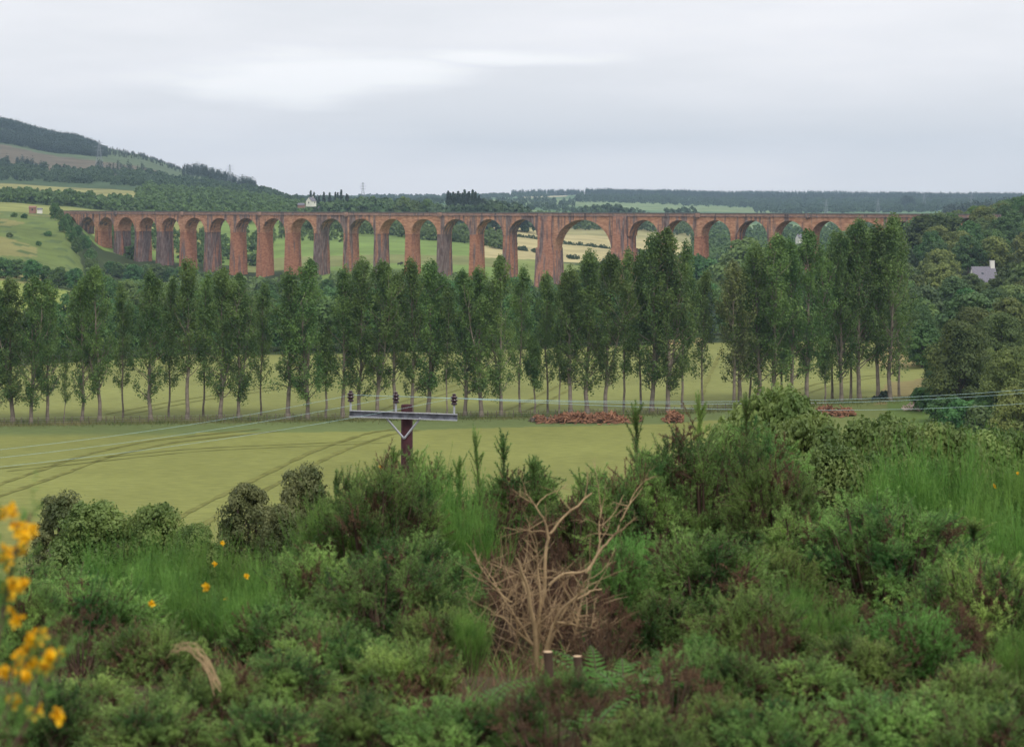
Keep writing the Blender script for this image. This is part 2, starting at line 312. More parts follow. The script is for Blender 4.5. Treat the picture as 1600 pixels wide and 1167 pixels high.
# ------------------------------------------------------------------ ground
CROP, CROP2 = (.226, .240, .072), (.230, .246, .08)
GRASS, ROUGH = (.15, .20, .055), (.15, .16, .055)
def terrain_color(px, Y, X):
    N = len(px); C = np.empty((N, 3)); C[:] = (.07, .10, .035)
    def put(mask, c): C[mask] = c
    jit = 6*np.sin(X*.05) + 4*np.sin(X*.13+2)
    r = rowY(px)
    put(Y < 700, CROP2); put(Y < r-12, CROP)
    # green headland on either side of the poplar row
    put((Y > r-19+jit*.15) & (Y < r-5), (.15, .19, .068)); put((Y >= r-5) & (Y < r+5+jit*.2), ROUGH); put((Y >= r+5) & (Y < r+14), (.22, .24, .08))
    put((Y > r-60+3*np.sin(X*.3)) & (px > 1175+jit*3) & (Y < r+4+np.sin(X*.7)), (.165, .20, .065)); 
    put((px > 1378+(Y-395)*.5+jit*1.5) & (Y < 440+jit) & (Y > r-6+jit*.5), (.25, .21, .09))
    put((px > 1395+jit*2) & (Y < 402+jit*.6) & (Y > r-90), (.13, .19, .05)); put((px > 1400) & (Y < r-40) & (Y > 250), (.12, .18, .05))
    put((Y > r+5) & (px > 1290) & (px<=1372+(Y-395)*.3), CROP2)
    put((px > 1370) & (Y > 470) & (Y < 700), (.34, .28, .12))
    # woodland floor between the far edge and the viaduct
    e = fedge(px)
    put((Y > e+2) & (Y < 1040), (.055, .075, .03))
    put((Y > e+70) & (Y < 830) & (px < 240) , (.26, .31, .075))       # bright meadow among the trees
    put((Y > e-1) & (Y < e+30) & (px > 1035) & (px < 1100), (.48, .38, .17))
    # green bank at the left end of the viaduct
    bank = (px < np.clip(96+(1130-Y)*.2, 96, 150)+jit) & (Y > 830) & (Y < 1240); put(bank, (.14, .185, .055))
    put(bank & (np.sin(X*.09+Y*.03)+np.sin(Y*.055-X*.02) > .6-.5*(px < 60)), (.24, .23, .085)); put(bank & (np.sin(X*.31+Y*.11)+np.sin(Y*.23-X*.17) > 1.1), (.10, .14, .05))
    # meadows beyond the viaduct
    by = Y >= 1040
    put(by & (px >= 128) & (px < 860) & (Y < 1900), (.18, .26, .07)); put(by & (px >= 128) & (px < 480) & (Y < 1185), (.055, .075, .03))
    put(by & (Y > 1150) & (Y < 1240) & (px > 380) & (px < 900), (.21, .23, .085))
    put(by & (px >= 780) & (px < 1085) & (Y < 1230), (.20, .25, .075))
    b0 = 1240 + (px-800)*.1
    put((px > 745) & (px < 1090) & (Y > b0) & (Y < 2000), (.46, .40, .20))
    put((px > 790) & (px < 1090) & (Y > 1800) & (Y < 2350), (.32, .30, .14))
    put((px > 1085) & (Y > 1040) & (Y < 2400), (.10, .19, .07))
    # left hillside fields
    lf = (px < 340)
    put(lf & (Y >= 1240) & (Y < 1560), (.26, .28, .09))
    put(lf & (Y >= 1560) & (Y < 1760), (.09, .13, .05))
    put(lf & (Y >= 1760) & (Y < 1930) & (px < 240), (.38, .31, .14))
    put(lf & (Y >= 1930) & (Y < 2210) & (px < 315), (.29, .28, .105))
    put(lf & (Y >= 2080+.4*px) & (Y < 2110+.4*px) & (px > 100) & (px < 170), (.12, .12, .06))
    put(lf & (Y >= 2210) & (Y < 2620), (.07, .11, .05))
    put((px < 480) & (Y >= 2620), (.11, .15, .075))
    put((px < 260) & (Y >= 2620) & (Y < 3150-px*.9), (.15, .125, .085))
    put((px < 330) & (px>170) & (Y >= 2700) & (Y < 2860), (.15, .125, .085))
    # far plain and hills
    far = (px >= 480) & (Y >= 2350)
    put(far, (.12, .20, .09))
    w2 = np.sin(X*.004+1)+np.sin(Y*.0031+X*.0017)
    put(far & (w2 > .7), (.20, .27, .12)); put(far & (w2 < -.9), (.07, .12, .06))
    put((px > 815) & (px < 885) & (Y > 5600) & (Y < 5950), (.62, .52, .34))
    put((px > 1262) & (px < 1385) & (Y > 3300) & (Y < 3700), (.40, .44, .30))
    put((px > 735) & (px < 790) & (Y > 3600) & (Y < 4700), (.30, .30, .16))
    put((px > 615) & (px < 680) & (Y > 1850) & (Y < 2020), (.55, .50, .22))
    return C
def fan(name, Ys, mat_, label=None):
    pxs = np.concatenate([np.linspace(-1500, -60, 60)[:-1], np.linspace(-60, 1660, 431), np.linspace(1660, 3100, 60)[1:]])
    PX, YY = np.meshgrid(pxs, Ys); X = (PX-800)/F*YY; Z = terrain_z(X, YY)
    V = np.stack([X, YY, Z], 2).reshape(-1, 3); nx = len(pxs); ny = len(Ys)
    i, j = np.meshgrid(np.arange(nx-1), np.arange(ny-1)); a = (j*nx+i).ravel()
    f = np.stack([a, a+1, a+nx+1, a+nx], 1)
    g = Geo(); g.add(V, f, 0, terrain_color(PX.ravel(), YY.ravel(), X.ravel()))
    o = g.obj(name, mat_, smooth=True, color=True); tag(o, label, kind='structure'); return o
M['fieldm'] = ground_mat('crop_field', .9, .22, (.45, 1, 1), .12)
M['valleym'] = ground_mat('valley_grass', .12, .22)
M['hillm'] = ground_mat('hill_grass', .03, .30)
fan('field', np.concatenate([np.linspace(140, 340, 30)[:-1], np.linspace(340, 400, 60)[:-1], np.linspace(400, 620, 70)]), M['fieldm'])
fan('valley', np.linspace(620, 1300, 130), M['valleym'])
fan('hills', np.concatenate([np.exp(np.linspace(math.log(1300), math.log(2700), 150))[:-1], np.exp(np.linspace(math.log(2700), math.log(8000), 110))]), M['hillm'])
g = Geo()
xs = np.linspace(-160, 160, 161); ys = np.concatenate([np.linspace(-60, 0, 12)[:-1], np.linspace(0, 40, 81)[:-1], np.linspace(40, 140, 40)])
PX, YY = np.meshgrid(xs, ys); Z = slope_z(YY) + .06*np.sin(PX*2.1+YY)*np.cos(YY*1.7)*(YY < 130)
nx = len(xs); i, j = np.meshgrid(np.arange(nx-1), np.arange(len(ys)-1)); a = (j*nx+i).ravel()
cc = np.empty((PX.size, 3)); cc[:] = (.075, .062, .035); cc[YY.ravel() > 60] = (.12, .15, .05); cc[YY.ravel() > 133] = CROP
g.add(np.stack([PX, YY, Z], 2).reshape(-1, 3), np.stack([a, a+1, a+nx+1, a+nx], 1), 0, cc)
M['slopem'] = ground_mat('hillside_soil', 3, .4, bump=.03)
tag(g.obj('hillside', M['slopem'], smooth=True, color=True), kind='structure')

# tractor tracks through the crop: greener stalks, plus wheel-gap shade in the colour
def pxpy_ground(px, py):
    Y = EYE*F/(py-HZ); return np.array([(px-800)/F*Y, Y, 0.06])
g = Geo()
def track(pts, wid=.55, gap=2.0):
    P = np.array([pxpy_ground(*p) for p in pts]); t = np.linspace(0, len(P)-1, 10*len(P))
    Q = np.stack([np.interp(t, np.arange(len(P)), P[:, k]) for k in range(3)], 1)
    for _ in range(6): Q[1:-1] = (Q[:-2]+Q[2:]+2*Q[1:-1])/4
    d = unit(np.gradient(Q, axis=0)); s = np.stack([-d[:, 1], d[:, 0], 0*d[:, 0]], 1)
    for off in (-gap, gap):
        wv = wid*(1+.35*R.normal(size=(len(Q), 1)).clip(-1, 1))
        a = Q+s*(off-wv/2); b = Q+s*(off+wv/2); n = len(Q); v = np.concatenate([a, b]); k = np.arange(n-1)
        g.add(v, np.stack([k, k+1, n+k+1, n+k], 1))
track([(-60, 786), (60, 745), (150, 712), (250, 690), (420, 672)], 1.0, 2.2)
track([(240, 850), (330, 795), (430, 745), (510, 705), (590, 678), (640, 671)], .9, 2.0)
track([(770, 655), (830, 632), (880, 606), (920, 590), (960, 570)], .7, 1.8)
track([(1118, 640), (1128, 600), (1142, 565), (1150, 545)], .9, 3.2)
track([(590, 650), (640, 628), (700, 610), (760, 590), (840, 570)], .55, 1.6)
track([(180, 648), (300, 625), (420, 608), (560, 590)], .55, 1.8)
track([(1230, 620), (1290, 600), (1350, 590), (1420, 584)], .55, 1.8)
track([(0, 735), (300, 703), (600, 690)], .35, 1.6)
M['trackm'] = simple('trodden_crop_shade', (.185, .19, .055), .95, noise=.3, scale=.4, spec=.05)  # colour darkened for the shade between the standing stalks
tag(g.obj('track', M['trackm']), kind='structure')

# ------------------------------------------------------------------ viaduct
P_ = 18.3; BIG = 31.96
def via_path():
    x = (1291.5-800)/F*968.3; y = 968.3; A = lambda u: .5794 - 1.2528e-3*u + 4e-6*u*u
    pts = {}
    us = np.arange(-110, 520, .5)
    i0 = int(110/.5); X = np.zeros(len(us)); Yv = np.zeros(len(us)); X[i0] = x; Yv[i0] = y
    for k in range(i0+1, len(us)):
        a = A(us[k]-.25); X[k] = X[k-1]-cos(a)*.5; Yv[k] = Yv[k-1]+sin(a)*.5
    for k in range(i0-1, -1, -1):
        a = A(max(us[k]+.25, -10)); X[k] = X[k+1]+cos(a)*.5; Yv[k] = Yv[k+1]-sin(a)*.5
    return us, X, Yv
VU, VX, VY = via_path()
def vp(u, wv, z):
    """u along the viaduct (to the left), wv across it (0 = face toward the camera, + = behind), z height"""
    u = np.asarray(u, float); x = np.interp(u, VU, VX); y = np.interp(u, VU, VY)
    dx = np.interp(u+.5, VU, VX)-np.interp(u-.5, VU, VX); dy = np.interp(u+.5, VU, VY)-np.interp(u-.5, VU, VY)
    n = np.hypot(dx, dy); sx, sy = -dy/n, dx/n      # left of the travel direction
    s = np.where(sy < 0, 1., -1.); sx, sy = sx*-s, sy*-s
    return np.stack([x+sx*wv, y+sy*wv, np.broadcast_to(z, np.shape(x))*1.0], -1)
WD = 8.8
def topz(u): return 37 - 7.62 - np.clip(u, 0, 500)*.0010
apex = [-4*P_+4, -2*P_-1.3, -P_-.5, 0]
apex = [-3*P_, -2*P_, -P_, 0.0]
u = 0
for k in range(4): u += P_; apex.append(u)
u += P_; apex.append(u); u += BIG; apex.append(u); iBIG = len(apex)-1; u += BIG; apex.append(u)
for k in range(17): u += P_; apex.append(u)
apex = np.array(apex); nA = len(apex)
via = empty('railway_viaduct', tuple(vp(apex[iBIG], 0, 0.)), 0)
via.location = (0, 0, 0)
tag(via, 'long curved red sandstone railway viaduct of many tall round arches crossing the valley', 'viaduct')
rad = np.full(nA, 7.55); rad[iBIG] = 15.24
CR = 3.35      # deck top to arch crown
def vmesh(UW, faces, g, m=0): g.add(vp(UW[:, 0], UW[:, 1], UW[:, 2]), faces, m)
piers = []
bounds = []
for k in range(nA):
    lo = apex[k]-rad[k]-1.55 if k == 0 else None
for k in range(nA-1):
    a = apex[k]+rad[k]; b = apex[k+1]-rad[k+1]; piers.append(((a+b)/2, b-a))
bounds = [apex[0]-rad[0]-1.6] + [p[0] for p in piers] + [apex[-1]+rad[-1]+1.6]
SPAN = {0: None}
for k in range(nA):
    g = Geo(); u0, u1 = bounds[k], bounds[k+1]; c = apex[k]; r = rad[k]; tz = topz(c)
    zc = tz-CR; zs = zc-r
    th = np.linspace(0, pi, 33); ua = c-r*np.cos(th); za = zs+r*np.sin(th)*1.0
    uu = np.concatenate([[u0, ua[0]-.001], ua, [ua[-1]+.001, u1]]); zb = np.concatenate([[zs, zs], za, [zs, zs]])
    zt = topz(uu)-1.75; n = len(uu); i = np.arange(n-1)
    for wv, fl in ((0, 1), (WD, 0)):
        vmesh(np.concatenate([np.stack([uu, np.full(n, wv), zb], 1), np.stack([uu, np.full(n, wv), zt], 1)]), np.stack([i, i+1, n+i+1, n+i], 1), g)
    vmesh(np.concatenate([np.stack([uu, np.full(n, 0.), zb], 1), np.stack([uu, np.full(n, WD), zb], 1)]), np.stack([i, i+1, n+i+1, n+i], 1), g)
    # arch ring, slightly proud
    ro = r+.75; uo = c-ro*np.cos(th); zo = zs+ro*np.sin(th); m_ = len(th); i = np.arange(m_-1)
    ring = np.concatenate([np.stack([ua, np.full(m_, -.12), za], 1), np.stack([uo, np.full(m_, -.12), zo], 1), np.stack([ua, np.full(m_, .1), za-.002], 1), np.stack([uo, np.full(m_, .1), zo], 1)])
    vmesh(ring, np.concatenate([np.stack([i, i+1, m_+i+1, m_+i], 1), np.stack([2*m_+i, 2*m_+i+1, i+1, i], 1), np.stack([m_+i, m_+i+1, 3*m_+i+1, 3*m_+i], 1)]), g)
    o = g.obj('arch', M['stone'], via)
    if k == iBIG: o['label'] = 'wide central arch, twice the span of the others'
def frustum(g, uc, du0, du1, w0, w1, w2, w3, z0, z1):
    """tapered pier block: du0/du1 half widths bottom/top; across from w0..w1 bottom, w2..w3 top"""
    v = [(uc-du0, w0, z0), (uc+du0, w0, z0), (uc+du0, w1, z0), (uc-du0, w1, z0), (uc-du1, w2, z1), (uc+du1, w2, z1), (uc+du1, w3, z1), (uc-du1, w3, z1)]
    vmesh(np.array(v, float), [(0, 1, 5, 4), (1, 2, 6, 5), (2, 3, 7, 6), (3, 0, 4, 7), (4, 5, 6, 7)], g)
allp = [(bounds[0], 3.2)] + piers + [(bounds[-1], 3.2)]
for k, (uc, wd) in enumerate(allp):
    g = Geo(); king = wd > 6
    gx = vp(uc, WD/2, 0.); gz = float(terrain_z(gx[0], gx[1])) - 1.5
    zs = float(topz(uc))-CR-7.55
    if king:
        zk = topz(uc)-1.76
        frustum(g, uc, wd/2+.55, wd/2-.02, -2.0, WD+2.0, -.9, WD+.9, gz, float(zk)-15.0)
        frustum(g, uc, wd/2-.9, wd/2-.95, -.95, WD+.95, -.6, WD+.6, float(zk)-15.0, float(zk)-.0)
    else:
        h = zs-gz
        frustum(g, uc, wd/2+.013*h, wd/2-.02, -.036*h, WD+.036*h, .02, WD-.02, gz, zs-.35)
        frustum(g, uc, wd/2+.14, wd/2+.14, -.16, WD+.16, -.16, WD+.16, zs-.36, zs+.03)
    g.obj('pier', M['stone_king' if king else 'stone_pier'], via)
# string course, parapets, deck
ue = np.arange(bounds[0]-14, bounds[-1]+9, 3.0); n = len(ue); i = np.arange(n-1)
def strip(w0, w1, d0, d1, name, m, par=via):
    g = Geo(); t = topz(ue)
    sec = [(w0, t-d0), (w1, t-d0), (w1, t-d1), (w0, t-d1)]
    V = np.concatenate([np.stack([ue, np.full(n, s[0]), s[1]], 1) for s in sec])
    F_ = [np.stack([a*n+i, a*n+i+1, b*n+i+1, b*n+i], 1) for a, b in ((0, 1), (1, 2), (2, 3), (3, 0))]
    vmesh(V, np.concatenate(F_), g)
    g.add(vp(V[[0, n, 2*n, 3*n], 0], V[[0, n, 2*n, 3*n], 1], V[[0, n, 2*n, 3*n], 2]), [(0, 1, 2, 3)])
    return g.obj(name, m, par)
for s in (0, 1):
    a = lambda x: x if s == 0 else WD-x
    p = strip(a(-.05), a(.45), .35, 1.45, 'parapet', M['coping'])
    strip(a(-.25), a(.6), 0, .35, 'coping', M['deckm'], p)
    strip(a(-.35), a(.5), 1.45, 1.75, 'string_course', M['coping'])
strip(.45, WD-.45, 1.46, 1.745, 'deck', M['deckm'])
# refuges corbelled out under the parapet, on every third pier, with a dark bracket below
for k in range(1, nA, 3):
    uc, wd = allp[k]
    if wd > 6: continue
    g = Geo(); an = np.linspace(0, pi, 9); t = float(topz(uc))
    for (r0, r1, z0, z1) in ((1.3, 1.3, t-1.8, t-.15), (.2, 1.3, t-2.9, t-1.8)):
        V = [(uc+r0*cos(a), -.36-.8*r0/1.3*sin(a), z0) for a in an]+[(uc+r1*cos(a), -.36-.8*r1/1.3*sin(a), z1) for a in an]
        i9 = np.arange(8); vmesh(np.array(V), np.stack([i9, i9+1, 10+i9, 9+i9], 1), g)
    vmesh(np.array([(uc+1.3*cos(a), -.36-.8*sin(a), t-.15) for a in an]), [tuple(range(9))], g)
    g.obj('refuge', M['coping'], via)
def arch_above(px):
    ax = np.array([px_of(*vp(a, 0, 0.)[:2]) for a in apex]); order = np.argsort(ax)
    return int(np.argmin(np.abs(ax[order]-px)))+1

# ------------------------------------------------------------------ tree builders
def limb(p0, d, length, r0, bend, rng, n=5, up=.0):
    pts = [np.array(p0, float)]; d = unit(np.array(d, float))
    for k in range(n):
        d = unit(d + rng.normal(size=3)*bend + np.array([0, 0, up])); pts.append(pts[-1]+d*length/n)
    return np.array(pts), np.linspace(r0, r0*.25, n+1)
def poplar(seed, H=25, W_=3.3, low=.12, dense=1.0, thin=1.0, fork=False, leafs=.30, even=False):
    rng = np.random.default_rng(seed); tr = Geo(); cr = Geo()
    n = 16; z = np.linspace(0, H*.97, n); wob = np.cumsum(rng.normal(size=(n, 2))*.09, 0); wob -= wob[0]
    P = np.stack([wob[:, 0], wob[:, 1], z], 1); r = np.interp(z/H, [0, .03, .3, .7, 1], [.46*thin, .33*thin, .24*thin, .12*thin, .03]); P[0, 2] = -.6
    tr.add(*tube(P, r, 8))
    stems = [(P, z)]
    if fork:
        q0 = P[3]; d = np.array([rng.choice([-1, 1])*.22, rng.normal()*.1, 1]); qp, qr = limb(q0, d, H*.6, .2*thin, .05, rng, 8, .12); tr.add(*tube(qp, qr, 6)); stems.append((qp, qp[:, 2]))
    nb = int(72*dense); cs = []; ns = []
    for k in range(nb):
        f = low + (1-low-.04)*((k+rng.random())/nb)**.95
        S, zz = stems[rng.integers(len(stems))] if f > .35 else stems[0]
        zf = f*H; 
        if zf > zz[-1]: S, zz = stems[0]
        b = np.array([np.interp(zf, zz, S[:, 0]), np.interp(zf, zz, S[:, 1]), zf])
        prof = np.interp(f, [0, .12, .3, .5, .72, .88, 1], [.6, .9, 1.05, 1.0, .7, .42, .12])
        az = rng.random()*2*pi; rise = np.interp(f, [0, .3, .7, 1], [.45, .95, 1.5, 2.4])*(.8+.5*rng.random())
        ln = W_*prof*(.55+.55*rng.random()); Lb = ln*math.sqrt(1+rise**2)
        Lb = min(Lb, (H*1.03-zf)*1.15+.5)
        pts, rr = limb(b, (cos(az), sin(az), rise), Lb, .085*thin*(1.15-f*.6), .13, rng, 6, .08)
        tr.add(*tube(pts, rr, 4))
        nt_ = int((7 + 5*(f > .33))*dense*(.6+.8*rng.random())) if f > .3 or even else int(9*(.35+1.0*rng.random()))
        t = np.sqrt(rng.random(nt_))*.82+.2
        tp = np.stack([np.interp(t*6, np.arange(7), pts[:, q]) for q in range(3)], 1) + rng.normal(size=(nt_, 3))*(.32 if f > .3 else .18)
        for q in tp:
            m = rng.integers(10, 17); sz = .32+.22*rng.random()
            if f < .3: sz *= 1.25; m += 6
            o = rng.normal(size=(m, 3))*np.array([.55, .55, 1.15])*sz; cs.append(q+o); ns.append(o+rng.normal(size=(m, 3))*.5+np.array([0, 0, .15]))
    c = np.concatenate(cs); nrm = np.concatenate(ns); s = leafs*(.35+.35*rng.random(len(c)))
    c[:, 2] = np.minimum(c[:, 2], H*1.05+rng.normal(size=len(c))*.3)
    tx = np.interp(c[:, 2], P[:, 2], P[:, 0]); ty_ = np.interp(c[:, 2], P[:, 2], P[:, 1]); rr_ = np.hypot(c[:, 0]-tx, c[:, 1]-ty_)+1e-6
    env = np.interp(c[:, 2]/H, [0, .7, .82, .92, 1.0, 1.06], [9, W_*1.1, W_*.92, W_*.70, W_*.42, .35])*(.7+.6*rng.random(len(c))); kx = np.minimum(1, env/rr_)
    c[:, 0] = tx+(c[:, 0]-tx)*kx; c[:, 1] = ty_+(c[:, 1]-ty_)*kx
    V, f_ = quads(c, nrm, s*.7, s, rng=rng); cr.add(V, f_)
    return tr, cr
def broadleaf(seed, H=14, W_=5.5, nclump=26, leaves=90, ls=.55, trunk=.22, low=.12, lean=0, rm=1.0):
    rng = np.random.default_rng(seed); tr = Geo(); cr = Geo()
    tr.add(*tube([(0, 0, -1), (.1, 0, H*.2), (lean*.3, .1, H*.45), (lean, 0, H*.8)], [trunk*1.3, trunk, trunk*.8, .06], 7))
    cc = []; rr = []
    for k in range(nclump):
        t = (k+.5)/nclump; zf = low + (1-low)*t
        prof = math.sqrt(max(.04, 1-((zf-.45)/.58)**2)); az = k*2.4+rng.random(); rad_ = W_*prof*(.25+.62*math.sqrt(rng.random()))
        r_ = W_*(.26+.17*rng.random())*(.75+.35*prof)*rm*(1 if rm == 1 else rng.uniform(.7, 1.3))
        c = np.array([cos(az)*rad_, sin(az)*rad_, zf*H-r_*.6*(zf > .6)]); cc.append(c); rr.append(r_)
        if k % 2 == 0: tr.add(*tube([(lean*.3, 0, H*.3*zf+.1*H), (c*.5+np.array([0, 0, H*.18]))*1.0, c], [trunk*.45, trunk*.3, .04], 4))
    for c, r_ in zip(cc, rr):
        d = unit(rng.normal(size=(leaves, 3))); d[:, 2] = np.where(d[:, 2] < -.35, -d[:, 2], d[:, 2])
        bump = 1+.18*np.sin(d[:, 0]*7+seed)*np.cos(d[:, 1]*6+d[:, 2]*5)
        p = c + d*r_*(bump*(.70+.36*rng.random(leaves)+.16*(rng.random(leaves) < .12)))[:, None]*np.array([1, 1, .82])
        s = ls*(.5+.6*rng.random(leaves))
        V, f_ = quads(p, d+rng.normal(size=(leaves, 3))*.45, s*.75, s, rng=rng); cr.add(V, f_)
    return tr, cr
def conifer(seed, H=14, W_=2.6, layers=22, per=14, ls=.6, low=.1):
    rng = np.random.default_rng(seed); tr = Geo(); cr = Geo()
    tr.add(*tube([(0, 0, -1), (0, 0, H*.5), (0, 0, H*.98)], [.2, .14, .03], 6))
    for k in range(layers):
        f = low+(1-low)*k/layers; r_ = W_*(1-f)**.8*(.75+.4*rng.random())+.12
        az = rng.random(per)*2*pi
        for q in (.3, .62, .95):
            p = np.stack([np.cos(az)*r_*q, np.sin(az)*r_*q, f*H - r_*q*.22 + rng.normal(size=per)*.12+(q > .9)*.1], 1)
            d = np.stack([np.cos(az)*.5, np.sin(az)*.5, np.full(per, .9)], 1)+rng.normal(size=(per, 3))*.3
            V, f_ = quads(p, d, ls*.45*(.6+.6*rng.random(per)), ls*(.6+.6*rng.random(per)), rng=rng); cr.add(V, f_)
    return tr, cr
def shrubtree(seed, H=5, W_=1.8, nbr=34, per=70, ls=.09, droop=.0, up=.12, trunk=.06, tw=12):
    """small leafy tree or shrub seen close enough for single leaves: stems from the base, leafy twigs"""
    rng = np.random.default_rng(seed); tr = Geo(); cr = Geo()
    for k in range(nbr):
        az = rng.random()*2*pi; f = rng.random(); b0 = np.array([cos(az)*.1, sin(az)*.1, -.3])
        sp = W_*(.2+.8*f)
        ln = H*(1-.35*f)*(.75+.3*rng.random())
        pts, rr = limb(b0, (cos(az)*sp/H*1.2, sin(az)*sp/H*1.2, 1), ln, trunk*(.6+.5*rng.random()), .10, rng, 7, up)
        tr.add(*tube(pts, rr, 4))
        for s in range(tw):
            t = .22+.78*rng.random(); q = np.array([np.interp(t*7, np.arange(8), pts[:, a]) for a in range(3)])
            a2 = rng.random()*2*pi; tl = W_*.34*(.5+rng.random()*.7)
            tp, t_r = limb(q, (cos(a2), sin(a2), .5-droop), tl, .012, .12, rng, 4, -.25*droop+.02)
            tr.add(*tube(tp, t_r, 3))
            tt = rng.random(per//tw+3); lp = np.stack([np.interp(tt*4, np.arange(5), tp[:, a]) for a in range(3)], 1)+rng.normal(size=(len(tt), 3))*.07
            sz = ls*(.5+.6*rng.random(len(tt)))
            V, f_ = quads(lp, rng.normal(size=(len(tt), 3))+np.array([0, 0, .7]), sz*.45, sz, rng=rng); cr.add(V, f_)
    return tr, cr
def proto(name, gt, gc, mt, mc, parts=('trunk', 'crown')):
    return (name, gt.mesh(parts[0], mt, True), gc.mesh(parts[1], mc), parts)
def place(pr, loc, sc, rz, label, cat, group=None, matc=None):
    name, mt, mc, parts = pr
    e = empty(name, loc, rz, sc if isinstance(sc, tuple) else (sc, sc, sc))
    for nm, me in zip(parts, (mt, mc)):
        o = bpy.data.objects.new(nm, me); col.objects.link(o); o.parent = e
        if matc is not None and nm == parts[1]:
            o.material_slots[0].link = 'OBJECT'; o.material_slots[0].material = matc
    tag(e, label, cat, group); return e
ONES = ['', 'first', 'second', 'third', 'fourth', 'fifth', 'sixth', 'seventh', 'eighth', 'ninth', 'tenth', 'eleventh', 'twelfth', 'thirteenth', 'fourteenth', 'fifteenth', 'sixteenth', 'seventeenth', 'eighteenth', 'nineteenth']
def ordw(n):
    if n < 20: return ONES[n]
    t = {2: ('twentieth', 'twenty'), 3: ('thirtieth', 'thirty'), 4: ('fortieth', 'forty'), 5: ('fiftieth', 'fifty')}[n//10]
    return t[0] if n % 10 == 0 else t[1]+'-'+ONES[n % 10]

# ------------------------------------------------------------------ the poplar row
POP = [proto('poplar_tree', *poplar(100+k, fork=(k in (1, 4, 6)), dense=(1., 1.1, .95, 1.05, 1.1, .9, 1.1, 1.)[k], W_=(3.2, 3.5, 3.0, 3.4, 3.6, 3.1, 3.3, 3.7)[k], low=(.13, .1, .2, .12, .16, .24, .11, .15)[k], H=25), M['bark'], M['poplar']) for k in range(8)]
POPS = proto('poplar_tree', *poplar(120, H=14, W_=2.0, low=.3, dense=.8, thin=.6, even=True), M['bark'], M['poplar'])      # short bushy
POPT = proto('poplar_tree', *poplar(121, H=20, W_=1.7, low=.25, dense=.55, thin=.4), M['bark'], M['poplar'])               # slender young
POPL = proto('poplar_tree', *poplar(122, H=22, W_=3.4, low=.22, dense=.75, thin=.8), M['bark'], M['poplar_pale'])          # sparse yellowish
rowlist = [(-8, 437, 0), (20, 440, 0), (48, 430, 0), (74.5, 427, 0), (100, 540, 't'), (128, 432, 0), (155.5, 427, 0), (236, 421, 0), (292, 415, 0), (344, 423, 0), (372, 427, 0),
 (451, 424, 0), (481, 413, 0), (509, 500, 's'), (536, 408, 0), (561, 412, 0), (590, 405, 0), (618.5, 414, 0), (643, 407, 0), (669, 411, 0), (698, 440, 't'), (727, 416, 0), (752, 410, 0), (783.5, 404, 0),
 (835, 520, 's'), (873, 440, 't'), (890.5, 414, 0), (918, 392, 0), (946.5, 402, 0), (1018.5, 378, 0), (1043, 367, 0), (1146, 414, 'p'), (1157, 425, 0), (1184, 386, 0),
 (1209, 378, 0), (1235.6, 374, 0), (1260.6, 367, 0), (1289, 520, 's'), (1315, 372, 0), (1343.5, 351, 0), (1371, 353, 0), (1391, 347, 0)]
for a_ in [(812, 412, 'b'), (856, 424, 'b'), (975, 396, 'b'), (1002, 388, 'b'), (1066, 380, 'b'), (1098, 420, 'b'), (1172, 396, 'b'), (1300, 372, 'b'), (1329, 362, 'b'), (264, 428, 'b'), (318, 426, 'b'), (408, 428, 'b'), (192, 436, 'b'), (1405, 358, 'b'), (1222, 384, 'b')]: rowlist.append(a_)
rowlist.sort()
POPB = [proto('poplar_tree', *poplar(130+k, H=25, W_=2.5, low=.2, dense=.85, thin=.6), M['bark'], M['poplar']) for k in range(2)]
desc = ['full dark crown', 'leafy side tufts low on its trunk', 'open lower crown', 'narrow upright crown', 'forked stem and broad crown', 'clean lower trunk', 'crowded crown', 'wide bushy crown']
vis = [r for r in rowlist if r[0] > 0]
for q, (px, ty, kind) in enumerate(rowlist):
    Y = float(rowY(px)) + R.normal()*1.0 + (5 if kind == 'b' else 0); b = G(px, Y); top = EYE-(ty+(7 if px < 960 else 2)-HZ)/F*Y; h = (top-b[2])*(1+.022*R.normal())
    n = q  # the first stands outside the frame
    if kind == 0:
        k = [0, 3, 1, 5, 2, 6, 4, 7][(q*5+q//8) % 8]; pr = POP[k]; s = h/25.3; d = desc[k]
    elif kind == 'b': pr = POPB[q % 2]; s = h/25.3; d = 'thin-stemmed tree set just behind its neighbours'
    elif kind == 's': pr = POPS; s = h/14.3; d = 'short bushy tree under its taller neighbours'
    elif kind == 't': pr = POPT; s = h/20.3; d = 'slender young tree with a thin stem'
    else: pr = POPL; s = h/22.3; d = 'sparse yellowish crown and pale stem'
    wsc = s*(.92+.32*R.random()) if kind == 0 else s
    place(pr, tuple(b), (wsc, wsc, s), R.random()*6.28, 'poplar, %s, %s from the left in the long row' % (d, ordw(n) if n else 'just out of frame, first'), 'poplar', 'poplars in the long row across the fields')

